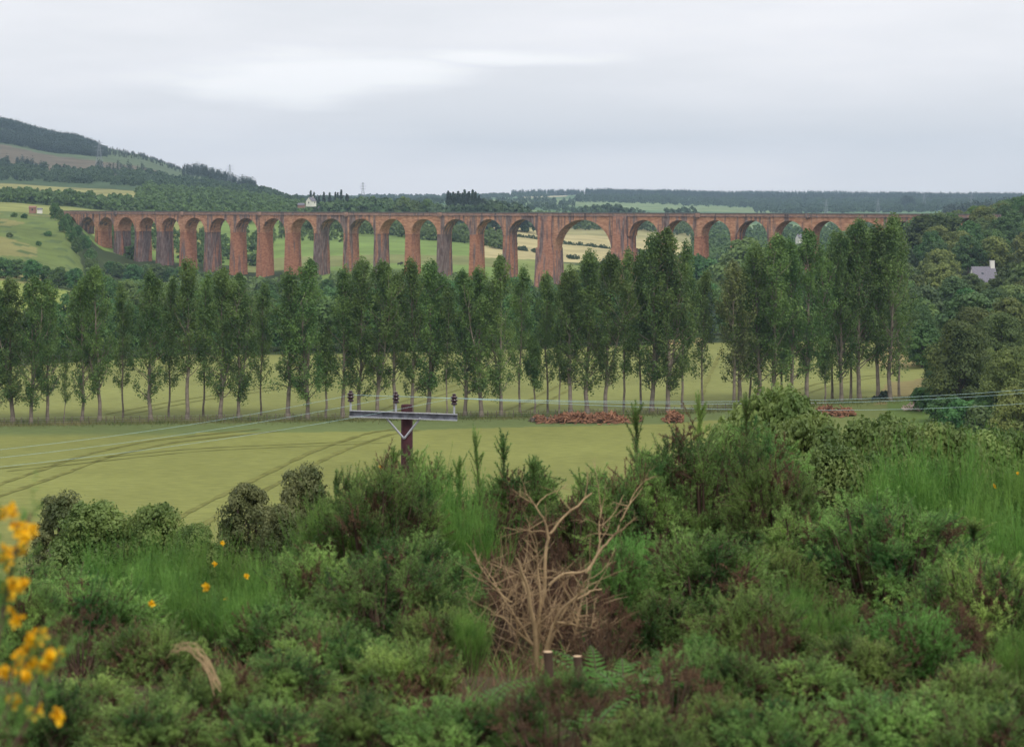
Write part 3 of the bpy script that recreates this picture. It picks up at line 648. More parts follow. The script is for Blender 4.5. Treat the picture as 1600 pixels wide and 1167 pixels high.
# ------------------------------------------------------------------ woods
BL = [broadleaf(200+k, H=(13, 15, 12, 16, 11, 14)[k], W_=(5.2, 5.8, 5.5, 5.6, 5.2, 4.6)[k], nclump=34, leaves=170, ls=.42) for k in range(6)]
BLp = [proto('broadleaf_tree', a, b, M['darkbark'], M['broad']) for a, b in BL]
BLH = (13, 15, 12, 16, 11, 14)
CO = [conifer(230+k, H=14, W_=(2.6, 3.2, 2.2)[k]) for k in range(3)]
COp = [proto('conifer_tree', a, b, M['darkbark'], M['conifer']) for a, b in CO]
BF = [broadleaf(260+k, H=(13, 15, 12, 16)[k], W_=(4.6, 5.2, 5.0, 4.4)[k], nclump=54, leaves=520, ls=.2, low=.06) for k in range(4)]
BFp = [proto('broadleaf_tree', a, b, M['darkbark'], M['broad_right']) for a, b in BF]
SH = [broadleaf(240+k, H=4, W_=2.6, nclump=18, leaves=160, ls=.24, trunk=.08, low=.05) for k in range(3)]
SHp = [proto('round_shrub', a, b, M['darkbark'], M['broad'], ('stem', 'crown')) for a, b in SH]
def tree_at(px, Y, h, label, group, kind=None, wide=1.0, m=None, cat='tree'):
    b = G(px, Y); k = R.integers(6)
    if kind == 'c': pr = COp[R.integers(3)]; s = h/14.
    elif kind == 'f': k = R.integers(4); pr = BFp[k]; s = h/((13, 15, 12, 16)[k]+1.)
    elif kind == 'sh': pr = SHp[R.integers(3)]; s = h/4.3
    else: pr = BLp[k if kind is None else kind]; s = h/(BLH[k if kind is None else kind]+1.)
    b[2] -= .3
    return place(pr, tuple(b), (s*wide, s*wide, s), R.random()*6.28, label, cat, group, m)
depthw = ['along the far edge of the barley field', 'one rank behind the far field edge', 'in the middle of the valley wood', 'deep in the valley wood', 'at the back of the valley wood', 'just before the viaduct piers', 'at the viaduct foot']
cnt = 0
backwood = []
rows = [(10, 0), (48, 1), (105, 2), (175, 3), (255, 4), (345, 4), (430, 5), (500, 5), (555, 6), (600, 6)]
for off, dw in rows:
    px = -25 + R.random()*20
    while px < 1430:
        Y = fedge(px)+off+R.normal()*6; stepm = (9.5 if off < 100 else 11.5)
        step = stepm*F/Y*(.85+.35*R.random())
        meadow = (px < 225) and (Y > fedge(px)+62) and (Y < 835)
        yv = np.interp(px, [95, 300, 600, 900, 1300, 1430], [1140, 1100, 1050, 1010, 960, 930])
        if dw > 4 and px < 135: meadow = True
        if not meadow and Y < yv-14:
            h = R.uniform(11.5, 15.5) if off < 60 else R.uniform(10, 14)
            if off > 300: h = R.uniform(9, 12.5)
            zt = terrain_z((px-800)/F*Y, Y)+h
            lim = np.interp(px, [0, 150, 300, 430, 560, 700, 860, 950, 1000, 1100, 1200, 1320, 1430], [447, 446, 428, 432, 418, 425, 424, 425, 405, 392, 385, 378, 360])
            pt = HZ+(EYE-zt)*F/Y
            if pt < lim: h *= max(.35, 1-(lim-pt)/F*Y/h)
            kind = 'c' if (1080 < px < 1125 and off < 60) or (R.random() < .04 and off < 200) else None
            if kind == 'c': h *= 1.05
            a = arch_above(px)
            if off >= 430: backwood.append((*G(px, Y), h)); px += step*.8; continue
            tree_at(px, Y, h, '%s %s under the %s arch' % ('dark conifer' if kind == 'c' else 'round tree', depthw[dw], ordw(a)), 'wood trees %s under viaduct arch %s' % (depthw[dw], ordw(a)), kind, 1.0 if kind == 'c' else 1.12)
            cnt += 1
        px += step
# meadow-side bushes and trees left of the viaduct
for px, Y, h in [(170, 700, 13), (195, 720, 12), (212, 760, 12), (5, 850, 9), (26, 860, 8), (50, 852, 10), (72, 858, 8), (92, 850, 9), (118, 845, 10), (140, 850, 9), (165, 850, 11), (190, 860, 10), (215, 870, 10), (238, 880, 11)]:
    tree_at(px, Y, h, 'bushy tree edging the bright meadow below the viaduct bank, %s' % ('left of the piers' if px < 150 else 'under the first piers'), 'trees round the bright meadow', None, 1.15)
for q, (px, Y, h) in enumerate([(86, 1120, 10), (95, 1108, 7), (110, 1100, 6), (122, 1095, 7), (133, 1088, 8), (143, 1080, 7), (100, 1060, 8), (112, 1040, 9), (120, 1020, 9), (128, 1062, 8), (140, 1045, 8), (148, 1030, 8), (140, 1000, 8), (160, 990, 8), (105, 1085, 8)]):
    tree_at(px, Y, h, 'dark tree crowding the left abutment of the viaduct', 'trees at the left abutment', None, .85)
for px, Y, h in [(22, 1130, 3), (38, 1120, 3), (60, 1000, 2.5), (75, 1040, 3), (15, 1010, 2.5)]:
    tree_at(px, Y, h, 'small dark bush dotted on the green bank left of the viaduct', 'bushes dotted on the green bank', 'sh', 1, cat='bush')
for px in np.arange(172, 345, 12):
    Y = np.interp(px, [170, 345], [1085, 1050])+R.normal()*6; b = G(px, Y); ty = np.interp(px, [170, 240, 300, 345], [408, 411, 419, 429])+R.normal()*3
    tree_at(px, Y, max(5, EYE-(ty-HZ)/F*Y-b[2]), 'leafy tree standing before the feet of the leftmost tall piers', 'trees at the leftmost tall piers', None, 1.25)
# big trees in front of the right-hand arches
for px, Y, ty, wd, lab in [(1163, 800, 364, 1.25, 'large domed dark tree in front of the right-hand arches'), (1095, 820, 392, 1.0, 'mid green tree left of the large domed tree'), (1330, 830, 350, 1.05, 'tall dark tree hiding the arches at the right end of the viaduct'), (1365, 800, 352, .9, 'dark tree right of the tallest one before the right-hand arches'), (1230, 700, 415, .9, 'green tree below the right-hand arches, behind the poplars'), (925, 800, 398, .9, 'tree in front of the right foot of the wide central arch'), (945, 780, 402, .8, 'tree right of the wide central arch, behind the poplars'), (1010, 830, 385, .8, 'tree rising behind the tall poplars at the arch right of centre'), (1292, 770, 398, .9, 'bright green tree left of the tall dark trees'), (1432, 850, 333, .8, 'olive tree rising above the deck at the right end')]:
    b = G(px, Y); top = EYE-(ty-HZ)/F*Y; tree_at(px, Y, top-b[2], lab, None, None, wd)
# wooded hillside on the right
HL = [(0, 'on top of the wooded hillside at the right edge', 950, 1200), (1, 'high on the right-hand hillside above the grey-roofed house', 800, 950), (2, 'on the right-hand hillside level with the grey-roofed house', 690, 800), (3, 'on the right-hand hillside below the grey-roofed house', 560, 690), (4, 'at the foot of the right-hand hillside beside the far field', 460, 560)]
for q, lab, y0, y1 in HL:
    for Y in np.arange(y0+15, y1, 42):
        px = {0: 1405, 1: 1400, 2: 1405, 3: 1412, 4: 1432}[q] + R.random()*20
        while px < 1680:
            h = R.uniform(11, 16)
            X = (px-800)/F*Y; zt = terrain_z(X, Y)+h; lim = np.interp(px, [1400, 1440, 1480, 1530, 1570, 1600, 1680], [356, 334, 330, 320, 311, 302, 290]); pt = HZ+(EYE-zt)*F/Y
            if pt < lim: h = max(4, h-(lim-pt)/F*Y)
            house = 1506 < px < 1568 and Y < 715
            if house and Y < 690: h = min(h, (EYE-((444 if px > 1525 else 436)-HZ)/F*Y)-terrain_z(X, Y))
            if h > 3 and not (house and 665 < Y):
                nm = 'olive' if R.random() < .45 else 'dark green'
                tree_at(px, Y+R.normal()*8, h, 'leafy tree %s' % lab, 'hillside trees %s' % lab, None, 1.15, M[('broad_right', 'broad_right', 'olive', 'broad', 'fargreen')[R.integers(5)]])
            px += 11*F/Y*(.8+.4*R.random())
for px, Y, ty, kd, wd, lab, m in [(1500, 366, 488, 3, .95, 'tall dark grey-green tree at the right end of the poplar row', 'broad_right'), (1462, 378, 560, 0, .9, 'low dark tree beside the last poplar', 'broad_right'), (1538, 372, 535, 2, 1.0, 'dark tree just right of the tall grey-green tree', 'broad_right'), (1582, 330, 530, 1, 1.0, 'olive tree at the right edge of the picture, nearest of the big trees', 'olive'), (1625, 310, 560, 3, 1.0, 'olive tree cut by the right frame edge', 'olive'), (1590, 280, 590, 0, .9, 'lower olive tree by the right edge above the broom', 'olive'), (1475, 392, 520, 4, .9, 'broad green tree behind the last poplar', 'broad'), (1520, 420, 470, 5, 1.1, 'dark green tree behind the tall grey-green tree', 'broad_right'), (1565, 410, 480, 2, 1.1, 'leafy tree between the tall grey-green tree and the olive tree', 'broad'), (1440, 470, 470, 1, .8, 'light green tree just right of the poplars', 'fargreen'), (1540, 330, 608, 4, 1, 'low bright green bush-like tree under the tall grey-green tree', 'broad')]:
    b = G(px, Y); top = EYE-(ty-HZ)/F*Y; tree_at(px, Y, top-b[2], lab, None, 'f', wd, M[m])
for q, (px, Y, h, lab) in enumerate([(1382, 394, 2.2, 'dark round bush at the foot of the last poplar'), (1368, 393, 1.3, 'small dark bush left of the round one under the last poplars'), (1455, 372, 4.5, 'green bush at the field corner by the right-hand trees'), (1480, 352, 4.5, 'low green bush in the corner below the tall grey-green tree'), (1510, 340, 5, 'bright green bush in front of the tall grey-green tree'), (1440, 392, 2.6, 'small bush on the dry grass right of the poplars'), (1550, 320, 6, 'spreading green bush near the right edge under the wires')]):
    tree_at(px, Y, h, lab, None, 'sh', 1.2 if q > 1 else .9, M['conifer'] if q < 2 else M['broad'], 'bush')

risewood = []; deckwood = []
for px, Y, ty, wd, lab in [(1442, 840, 331, .9, 'green tree hiding the last clear stretch of the deck, left one'), (1462, 850, 328, .9, 'green tree hiding the last clear stretch of the deck, right one'), (1518, 655, 424, .9, 'leafy tree hiding the left wall of the cottage'), (1540, 650, 439, 1.1, 'leafy tree hiding the front wall of the cottage'), (1558, 655, 432, 1.0, 'leafy tree hiding the right end of the cottage')]:
    b = G(px, Y); top = EYE-(ty-HZ)/F*Y; tree_at(px, Y, top-b[2]+.3, lab, None, None, wd*1.3, M['broad_right'])
# ---- beyond the viaduct: single trees round the farm and hedgerow trees
def fw(lst, px, Y, ty):
    b = G(px, Y); lst.append((*b, max(4, EYE-(ty-HZ)/F*Y-b[2])))
def far_tree(px, Y, ty, lab, group, kind=None, wide=1.0, m=None):
    b = G(px, Y); h = max(3, EYE-(ty-HZ)/F*Y-b[2]); return tree_at(px, Y, h, lab, group, kind, wide, m)
for px in np.arange(484, 562, 5.5):
    if 0: pass
    far_tree(px+R.normal()*1.5, 1790+R.normal()*15, np.interp(px, [480, 488, 500, 530, 538, 560], [300, 300, 303, 297, 299, 312])+R.normal()*2.5, 'dark conifer on the skyline behind the white house', 'conifers behind the white house', 'c', .9)
for px in np.arange(560, 690, 5):
    fw(risewood, px+R.normal()*2, 1760+R.normal()*20, np.interp(px, [560, 600, 640, 690], [307, 308, 316, 318])+R.normal()*1.5)
for px in np.arange(500, 640, 6):
    fw(risewood, px+R.normal()*2, 1700+R.normal()*15, np.interp(px, [490, 530, 640], [318, 313, 322])+R.normal()*2)
for px, ty in [(606, 312), (613, 315), (655, 313)]: far_tree(px, 1780, ty, 'pointed dark conifer on the wooded rise', 'conifers on the wooded rise', 'c', 1)
for px, ty, wd in [(633, 304, 1.1), (648, 310, 1), (668, 308, 1.0)]: far_tree(px, 1690, ty, 'rounded dark tree standing alone on the skyline left of the plantation', 'lone skyline trees', None, wd)
for px in np.arange(701, 760, 3.6):
    far_tree(px+R.normal(), 1760+R.normal()*15, np.interp(px, [700, 706, 722, 745, 760], [300, 299, 297, 300, 310])+R.normal()*2.5, 'dark conifer in the plantation above the middle of the viaduct', 'plantation conifers above the deck', 'c', 1)
for px in np.arange(682, 830, 5):
    fw(deckwood, px+R.normal()*2, 1690+R.normal()*15, np.interp(px, [682, 720, 760, 830], [321, 322, 318, 326])+R.normal()*2)
for px in np.arange(762, 815, 6):
    fw(deckwood, px, 2050+R.normal()*15, np.interp(px, [760, 790, 815], [311, 316, 324])+R.normal()*2)
for px in np.arange(905, 1010, 6):
    fw(deckwood, px, 2600+R.normal()*30, np.interp(px, [905, 950, 1010], [324, 319, 328])+R.normal()*1.5)
for px in np.arange(1045, 1090, 7):
    fw(deckwood, px, 2600+R.normal()*30, 325+R.normal()*1.5)

def scatter_wood(name, pts, label, m, kinds, cat='woodland'):
    """one mass of far trees"""
    temps = []
    for k in range(3):
        rng = np.random.default_rng(300+k)
        if kinds == 'c': a, b = conifer(310+k, H=1, W_=.17, layers=9, per=6, ls=.09, low=.05)
        else: a, b = broadleaf(320+k, H=1, W_=.42, nclump=12, leaves=14, ls=.13, trunk=.03, low=.1)
        temps.append((np.concatenate(b.v), b.f[0].shape[1]))
    g = Geo(); pts = np.array(pts)
    for k in range(3):
        sel = pts[k::3]; T = temps[k][0]
        if len(sel) == 0: continue
        an = R.random(len(sel))*6.28; c, s = np.cos(an)[:, None], np.sin(an)[:, None]
        wd = (.85+.4*R.random(len(sel)))[:, None]*sel[:, 3:4]
        x = (T[None, :, 0]*c-T[None, :, 1]*s)*wd+sel[:, 0:1]; y = (T[None, :, 0]*s+T[None, :, 1]*c)*wd+sel[:, 1:2]; z = T[None, :, 2]*sel[:, 3:4]+sel[:, 2:3]-.5
        V = np.stack([x, y, z], 2).reshape(-1, 3); g.add(V, np.arange(len(V)).reshape(-1, 4))
    return tag(g.obj(name, m), label, cat, kind='stuff')
scatter_wood('woodland', backwood, 'dense valley wood close under the viaduct piers behind the poplars', M['broad'], 'b')
scatter_wood('woodland', risewood, 'light green wood on the rise right of the white house', M['fargreen'], 'b')
scatter_wood('woodland', deckwood, 'low dark trees just above the middle of the viaduct deck', M['farwood'], 'b')
def region(poly_fn, n, h0, h1):
    """n random ground points (photo column, distance) from poly_fn() with tree heights"""
    out = []
    for _ in range(n):
        px, Y = poly_fn(); b = G(px, Y); out.append((*b, R.uniform(h0, h1)))
    return out
U = R.uniform
pts = region(lambda: (U(-60, 480), U(1570, 1740)), 260, 6, 11) + region(lambda: (U(215, 480), U(1740, 2250)), 420, 6, 12)
pts += region(lambda: (U(-60, 60), U(1560, 1780)), 60, 6, 11)
scatter_wood('woodland', pts, 'band of green trees and hedges on the slope above the left half of the viaduct', M['broad'], 'b')
pts = region(lambda: (U(-60, 470), U(2260, 2700)), 900, 6, 11)
pts = [p for p in pts if not (px_of(p[0], p[1]) < 310 and p[1] < 2300)]
scatter_wood('woodland', pts, 'scrubby wood across the middle of the left hill above the yellow field', M['farwood'], 'b')
def hillforest():
    while True:
        px = U(-60, 168); Y = U(3120, 3900); lo = 3330-px*.4
        if Y > 3560-px*1.9+ (0 if px < 100 else 100) or (3180 < Y < 3340): return px, Y
pts = [(p[0], p[1], p[2], p[3]*float(np.interp(px_of(p[0], p[1]), [120, 150, 168], [1, .75, .3]))) for p in region(hillforest, 3600, 9, 14)]
scatter_wood('conifer_forest', pts, 'dark plantation forest over the top of the left hill', M['conifer'], 'c', 'forest')
pts = region(lambda: (U(165, 470), U(3250, 3800)), 900, 3, 6) + region(lambda: (lambda p: (p, U(2850, 3500)))(U(285, 400)), 160, 9, 17)
scatter_wood('conifer_forest', pts, 'thin line of conifers along the falling ridge of the left hill', M['conifer'], 'c', 'forest')
pts = region(lambda: (U(-20, 70), U(2620, 2720)), 40, 9, 13) + region(lambda: (U(150, 230), U(2640, 2800)), 25, 8, 13)
scatter_wood('conifer_forest', pts, 'loose clumps of dark conifers on the brown heather slope', M['conifer'], 'c', 'forest')
# hedgerows and woods seen through the arches
pts = region(lambda: (lambda p: (p, np.interp(p, [440, 600, 720, 800], [1560, 1500, 1420, 1340])+U(-25, 60)))(U(440, 800)), 260, 5, 11)
pts += region(lambda: (U(790, 1090), U(2000, 2300)), 330, 8, 13) + region(lambda: (lambda p: (p, U(1350, 1480)))(U(380, 560)), 40, 4, 8)
scatter_wood('woodland', pts, 'dark hedgerow trees crossing the meadow seen through the middle arches', M['broad'], 'b')
pts = region(lambda: (U(170, 420), U(1180, 1400)), 170, 5, 8)
pts += region(lambda: (U(1085, 1460), U(1250, 2300)), 700, 8, 13)
scatter_wood('woodland', pts, 'green woods seen through the leftmost and rightmost arches', M['broad'], 'b')
# hedges in the pale barley
def hedge(px0, Y0, px1, Y1, n, h, lab, gaps=0):
    pts = []
    for t in np.linspace(0, 1, n):
        if gaps and sin(t*40) > 1-gaps: continue
        pts.append((*G(px0+(px1-px0)*t, Y0+(Y1-Y0)*t+R.normal()*3), h*U(.6, 1.3)))
    tag(scatter_wood('hedge', pts, lab, M['farwood'], 'b', 'hedge'), kind=None); o = bpy.context.scene.collection.objects[-1]
    del o['kind']; return o
hedge(795, 1560, 1085, 1420, 130, 2.6, 'upper dark hedge across the pale barley seen through the central arch')
hedge(795, 1340, 965, 1245, 90, 3.0, 'lower dark hedge between pale barley and green meadow', .5)
# far hills on the right
def farhill():
    px = U(800, 1760); Y = U(5700, 6600); return px, Y
pts = region(farhill, 5200, 12, 19)
pts = [p for p in pts if not (790 < px_of(p[0], p[1]) < 915 and p[1] < 6300)]
scatter_wood('conifer_forest', pts, 'long dark forest along the far ridge above the right half of the viaduct', M['conifer'], 'c', 'forest')
pts = region(lambda: (lambda p: (p, U(4550, 5600)))(U(900, 1700)), 1300, 8, 14) + region(lambda: (U(1180, 1700), U(3750, 4600)), 900, 8, 13) + region(lambda: (U(460, 900), U(3000, 4800)), 500, 6, 11) + region(lambda: (U(560, 860), U(5500, 6500)), 350, 8, 14)
scatter_wood('woodland', pts, 'hazy blue-green woods on the plain below the far ridge', M['farwood'], 'b')
pts = region(lambda: (U(1475, 1600), U(2600, 2900)), 260, 12, 20)
scatter_wood('conifer_forest', pts, 'dark far trees above the deck at the right end', M['conifer'], 'c', 'forest')
far_tree(1419, 4300, 304, 'dark round clump of trees standing up from the far ridge', None, None, 1.6, M['conifer'])

# ------------------------------------------------------------------ buildings
def house(name, loc, rz, Lx, Wy, hw, hr, label, chim=(), wins=(), wall='white', roof='slate', cat='house'):
    e = empty(name, loc, rz); tag(e, label, cat)
    g = Geo(); v, f = box(-Lx/2, Lx/2, -Wy/2, Wy/2, -1, hw); g.add(v, f)
    for s in (-1, 1):
        g.add([(s*Lx/2, -Wy/2, hw), (s*Lx/2, Wy/2, hw), (s*Lx/2, 0, hw+hr)], [(0, 1, 2)])
    g.obj('wall', M[wall], e)
    g = Geo(); t = .25; ov = .3; k = ov*hr/(Wy/2)
    for s in (-1, 1):
        a = [(-Lx/2-.2, s*(Wy/2+ov), hw-k+.02), (Lx/2+.2, s*(Wy/2+ov), hw-k+.02), (Lx/2+.2, 0, hw+hr+.02), (-Lx/2-.2, 0, hw+hr+.02)]
        b = [(x, y, z+t) for x, y, z in a]; g.add(a+b, [(0, 1, 2, 3), (4, 5, 6, 7), (0, 1, 5, 4), (1, 2, 6, 5), (0, 3, 7, 4)])
    ro = g.obj('roof', M[roof], e)
    for cx, cw, ch in chim:
        g = Geo(); v, f = box(cx-cw/2, cx+cw/2, -cw*.4, cw*.4, hw+hr-.8, hw+hr+ch); g.add(v, f); v, f = box(cx-cw/2-.08, cx+cw/2+.08, -cw*.4-.08, cw*.4+.08, hw+hr+ch, hw+hr+ch+.15); g.add(v, f)
        c = g.obj('chimney', M['white'], ro); c['label'] = 'tall pale chimney stack'
    for (side, p, z, ww, wh) in wins:
        g = Geo()
        if side == 'f': v, f = box(p-ww/2, p+ww/2, -Wy/2-.04, -Wy/2+.05, z-wh/2, z+wh/2)
        elif side == 'l': v, f = box(-Lx/2-.04, -Lx/2+.05, p-ww/2, p+ww/2, z-wh/2, z+wh/2)
        elif side == 'roof':
            yy = -Wy/4; zz = hw+hr/2; v = [(p-ww/2, yy-wh/2, zz-wh/2*hr/(Wy/2)+.32), (p+ww/2, yy-wh/2, zz-wh/2*hr/(Wy/2)+.32), (p+ww/2, yy+wh/2, zz+wh/2*hr/(Wy/2)+.32), (p-ww/2, yy+wh/2, zz+wh/2*hr/(Wy/2)+.32)]; f = [(0, 1, 2, 3)]
        g.add(v, f); g.obj('window', M['glass'], e)
    return e
b = G(1536, 690)
house('cottage', tuple(b), .12, 7.4, 7.4, 2.8, 4.4, 'grey slate roofed cottage half hidden in the trees of the right-hand hillside', [(3.0, 1.3, 2.0)], [('roof', -.8, 0, .7, .5), ('f', -2, 1.3, 1, 1.2), ('f', 1.5, 1.3, 1, 1.2)])
g = Geo()
b = W(486, 321, 1665)
e = house('farmhouse', tuple(b), radians(62), 6.5, 5.2, 3.2, 2.8, 'small white gabled house in front of dark conifers above the viaduct', [(2.6, .7, .8)], [('l', 0, 2, .9, 1.2), ('f', 1.2, 2, 1, 1.2)])
b = W(495, 325, 1690)
house('outbuilding', tuple(b), radians(10), 6, 4, 1.6, 1.4, 'low grey outbuilding right of the small white house', (), (), 'slate', 'slate', 'outbuilding')
b = W(471, 323, 1690)
house('outbuilding', tuple(b), radians(-8), 5, 4, 1.3, 1.2, 'low brown-roofed outbuilding left of the small white house', (), (), 'brickshed', 'slate', 'outbuilding')
b = G(51, 1190); b[2] = W(51, 331, 1190)[2]
house('shed', tuple(b), .1, 3.6, 3.2, 2.2, .7, 'small brown brick shed on the bank beyond the left end of the viaduct', (), [('f', 0, 1.1, .8, 1)], 'brickshed', 'brickshed', 'shed')
b[0] += 3.9
house('shed', tuple(b), .1, 2.6, 2.4, 1.3, .5, 'small white shed beside the brown brick one on the left bank', (), (), 'white', 'slate', 'shed')
b = G(1254, 1500); house('farmhouse', (b[0], b[1], W(1254, 380, 1500)[2]), .3, 8, 6, 3.4, 2.6, 'tiny pale house glimpsed through a right-hand arch', [(3, .8, .8)], [('f', 0, 1.5, 1, 1.2)])

# pylons
def pylon(px, Y, ty, by, label):
    b = W(px, by, Y); H = (by-ty)/F*Y; e = empty('pylon', tuple(b)); tag(e, label, 'pylon', None)
    g = Geo(); r = .13*H/30*1.3
    def wd(t): return H*.11*(1-t)+.5*(H/30)
    for sx in (-1, 1):
        for sy in (-1, 1): g.add(*tube([(sx*wd(0), sy*wd(0), 0), (sx*wd(.6)*.8, sy*wd(.6)*.8, H*.6), (sx*.3, sy*.3, H)], r, 4))
    for k in range(9):
        t0, t1 = k/9, (k+1)/9
        for sy in (-1, 1):
            g.add(*tube([(-wd(t0)*.92, sy*wd(t0)*.92, H*t0), (wd(t1)*.92, sy*wd(t1)*.92, H*t1)], r*.55, 3)); g.add(*tube([(wd(t0)*.92, sy*wd(t0)*.92, H*t0), (-wd(t1)*.92, sy*wd(t1)*.92, H*t1)], r*.55, 3))
    g.obj('tower', M['pylon'], e)
    for t, a in ((.62, .17), (.76, .21), (.9, .14)):
        g = Geo(); g.add(*tube([(-a*H, 0, H*t), (0, 0, H*(t+.03)), (a*H, 0, H*t)], r*.8, 4)); g.add(*tube([(-a*H, 0, H*t), (a*H, 0, H*t)], r*.6, 4)); g.obj('crossarm', M['pylon'], e)
pylon(567, 2150, 285, 312, 'thin lattice pylon standing on the skyline right of the white house')
pylon(155, 2850, 219, 262, 'lattice pylon on the left hill at the edge of the dark forest')
pylon(359, 2900, 257, 290, 'lattice pylon on the falling ridge of the left hill')
pylon(1291, 3600, 312, 334, 'faint pylon in front of the far ridge, first right of the arches')
pylon(1372, 3500, 310, 334, 'faint pylon in front of the far ridge, nearer the right-hand trees')
pylon(1444, 4200, 301, 326, 'faint small pylon on the far skyline right of the round tree clump')
pylon(1518, 3200, 302, 332, 'faint pylon on the far skyline above the right-hand wood')
# cattle on the meadow seen through the arches
for px, Y, rz, lab in [(624, 1130, .5, 'small dark cow grazing on the meadow, left one of the pair'), (628, 1138, 2.2, 'small dark cow grazing on the meadow, right one of the pair')]:
    b = G(px, Y); e = empty('cow', tuple(b), rz); tag(e, lab, 'cow', None)
    g = Geo(); g.add(*tube([(-1.1, 0, 1.1), (-.9, 0, 1.12), (-.2, 0, 1.08), (.5, 0, 1.1), (1.0, 0, 1.2), (1.35, 0, .95), (1.6, 0, .55), (1.75, 0, .4)], [.1, .34, .4, .38, .3, .17, .14, .07], 8))
    for x in (-.85, .75):
        for y in (-.2, .2): g.add(*tube([(x, y, 1.0), (x+.03, y, .5), (x, y, 0)], [.15, .08, .07], 6))
    g.add(*tube([(-1.12, 0, 1.2), (-1.22, 0, .8), (-1.2, 0, .5)], .03, 4)); g.obj('body', M['cow'], e)

# ------------------------------------------------------------------ heaps of debris and field fence
def heap(px0, px1, Y, h, n, label, m='rubble', cat='heap', depth=3):
    x0 = (px0-800)/F*Y; x1 = (px1-800)/F*Y; g = Geo()
    for k in range(n):
        t = R.random(); x = x0+(x1-x0)*t; env = min(1, .35+1.6*min(t, 1-t)+.35*sin(t*17+px0)); yy = R.normal()*depth*.4; z = h*env*max(0, 1-(yy/depth)**2)*R.random()**.5
        s = R.uniform(.10, .32); d = unit(R.normal(size=3)*np.array([1, 1, .45])); ln = s*R.uniform(1.2, 3.2)
        c = np.array([x, Y+yy, z+.1]); rr = s*.5
        g.add(*tube([c-d*ln, c-d*ln*.2, c+d*ln], [rr*.7, rr, rr*.55], 5))
    o = g.obj('debris_heap', M[m]); tag(o, label, cat); return o
heap(838, 1000, 356, 1.35, 1900, 'long heap of reddish-brown broken wood in front of the poplars')
heap(1040, 1064, 357, 1.5, 380, 'short reddish-brown heap showing right of the tall gorse sprig')
heap(1243, 1334, 367, 1.25, 850, 'reddish-brown heap on the grass below the right-hand poplars')
heap(1416, 1436, 373, 1.5, 70, 'small pale pink rubble pile on the grass right of the poplars', 'palerock')
heap(828, 870, 357, .7, 120, 'low greyish end of the heap, half grown over', 'post')
fe = empty('wire_fence', tuple(G(600, 362))); tag(fe, 'thin wire fence on short wooden posts along the foot of the poplar row', 'fence')
off0 = np.array(fe.location); prev = None; gw = Geo()
line = [G(p, float(rowY(p))-3.2) for p in np.linspace(-60, 1240, 99)]
pm = None
for p in line:
    q = p-off0
    if pm is None:
        g = Geo(); v, f = lathe([(0, 1.25), (.055, 1.25), (.06, -.3)], 6); g.add(v, f); pm = g.mesh('post', M['post'])
    o = bpy.data.objects.new('post', pm); o.location = q; o.rotation_euler = (R.normal()*.04, R.normal()*.04, 0); col.objects.link(o); o.parent = fe
for zz in (.35, .7, 1.1): gw.add(*tube([p-off0+np.array([0, 0, zz]) for p in line], .008, 3))
gw.obj('fence_wire', M['steel'], fe)
# rough grass along the row
def blades(name, P, h, wd, m, label, lean=.35):
    n = len(P); hh = h*(.5+.8*R.random(n))[:, None]; a = R.random(n)*6.28; s = np.stack([np.cos(a), np.sin(a), 0*a], 1)*wd
    ln = R.normal(size=(n, 3))*lean; ln[:, 2] = 1; tip = P+ln*hh
    V = np.stack([P-s, P+s, tip], 1).reshape(-1, 3); g = Geo(); g.add(V, np.arange(3*n).reshape(n, 3)); o = g.obj(name, m); tag(o, label, 'grass', kind='stuff'); return o
n = 16000; pxr = R.uniform(-60, 1460, n); Yr = rowY(pxr)+R.normal(size=n)*2.6-1.5; X = (pxr-800)/F*Yr
M['roughgrass'] = foliage('rough_grass', (.13, .17, .05), (.27, .25, .11), .15, .3, .05)
blades('rough_grass', np.stack([X, Yr, 0*X], 1), .55, .06, M['roughgrass'], 'rough uncut grass along the foot of the poplar row')

# ------------------------------------------------------------------ electricity pole and wires
YP = 44.0
e = empty('electricity_pole', (W(636, 640, YP)[0], YP, float(slope_z(YP)))); tag(e, 'dark wooden electricity pole with a steel crossarm and three insulators', 'pole')
org = np.array(e.location)
def LW(px, py, Y=YP): return W(px, py, Y)-org
top = LW(636, 632)
g = Geo(); rp_ = 9.0/F*YP
g.add(*tube([(top[0], 0, -1), (top[0], 0, top[2]*.5), (top[0]-.004, 0, top[2]-.02), (top[0]-.004, 0, top[2]), (top[0]-.004, 0, top[2]+.012)], [rp_*1.2, rp_*1.1, rp_, rp_*.93, .001], 20)); g.obj('post', M['pole'], e, True)
A = LW(547, 644.5); B = LW(715, 650.5); A[1] = B[1] = -rp_-.06
th_ = 10.0/F*YP; d = B-A; ln = np.linalg.norm(d); ax = d/ln; upv = np.array([-ax[2], 0, ax[0]])
g = Geo()
def bar(a0, a1, u0, u1, y0, y1):   # bar in crossarm axes
    v, f = box(0, 1, 0, 1, 0, 1); v = np.array(v)
    V = A + (a0+(a1-a0)*v[:, 0:1])*ax + (u0+(u1-u0)*v[:, 2:3])*upv + (y0+(y1-y0)*v[:, 1:2])*np.array([0, 1, 0]); g.add(V, f)
WG = g; g = Geo(); bar(0, ln, -th_/2+.012, th_/2-.012, .0, .012); web = g; g = WG; bar(0, ln, th_/2-.012, th_/2, -.055, .012); bar(0, ln, -th_/2-.004, -th_/2+.012, -.055, .012)
ca = g.obj('crossarm', M['steel'], e); web.obj('web', M['web'], ca)
for x_ in (604, 658):
    g = Geo(); p0 = LW(x_, 651); p1 = LW(632, 684); p0[1] = -rp_-.075; p1[1] = -rp_-.04; g.add(*tube([p0, p1], .021, 4)); g.obj('brace', M['steel'], e)
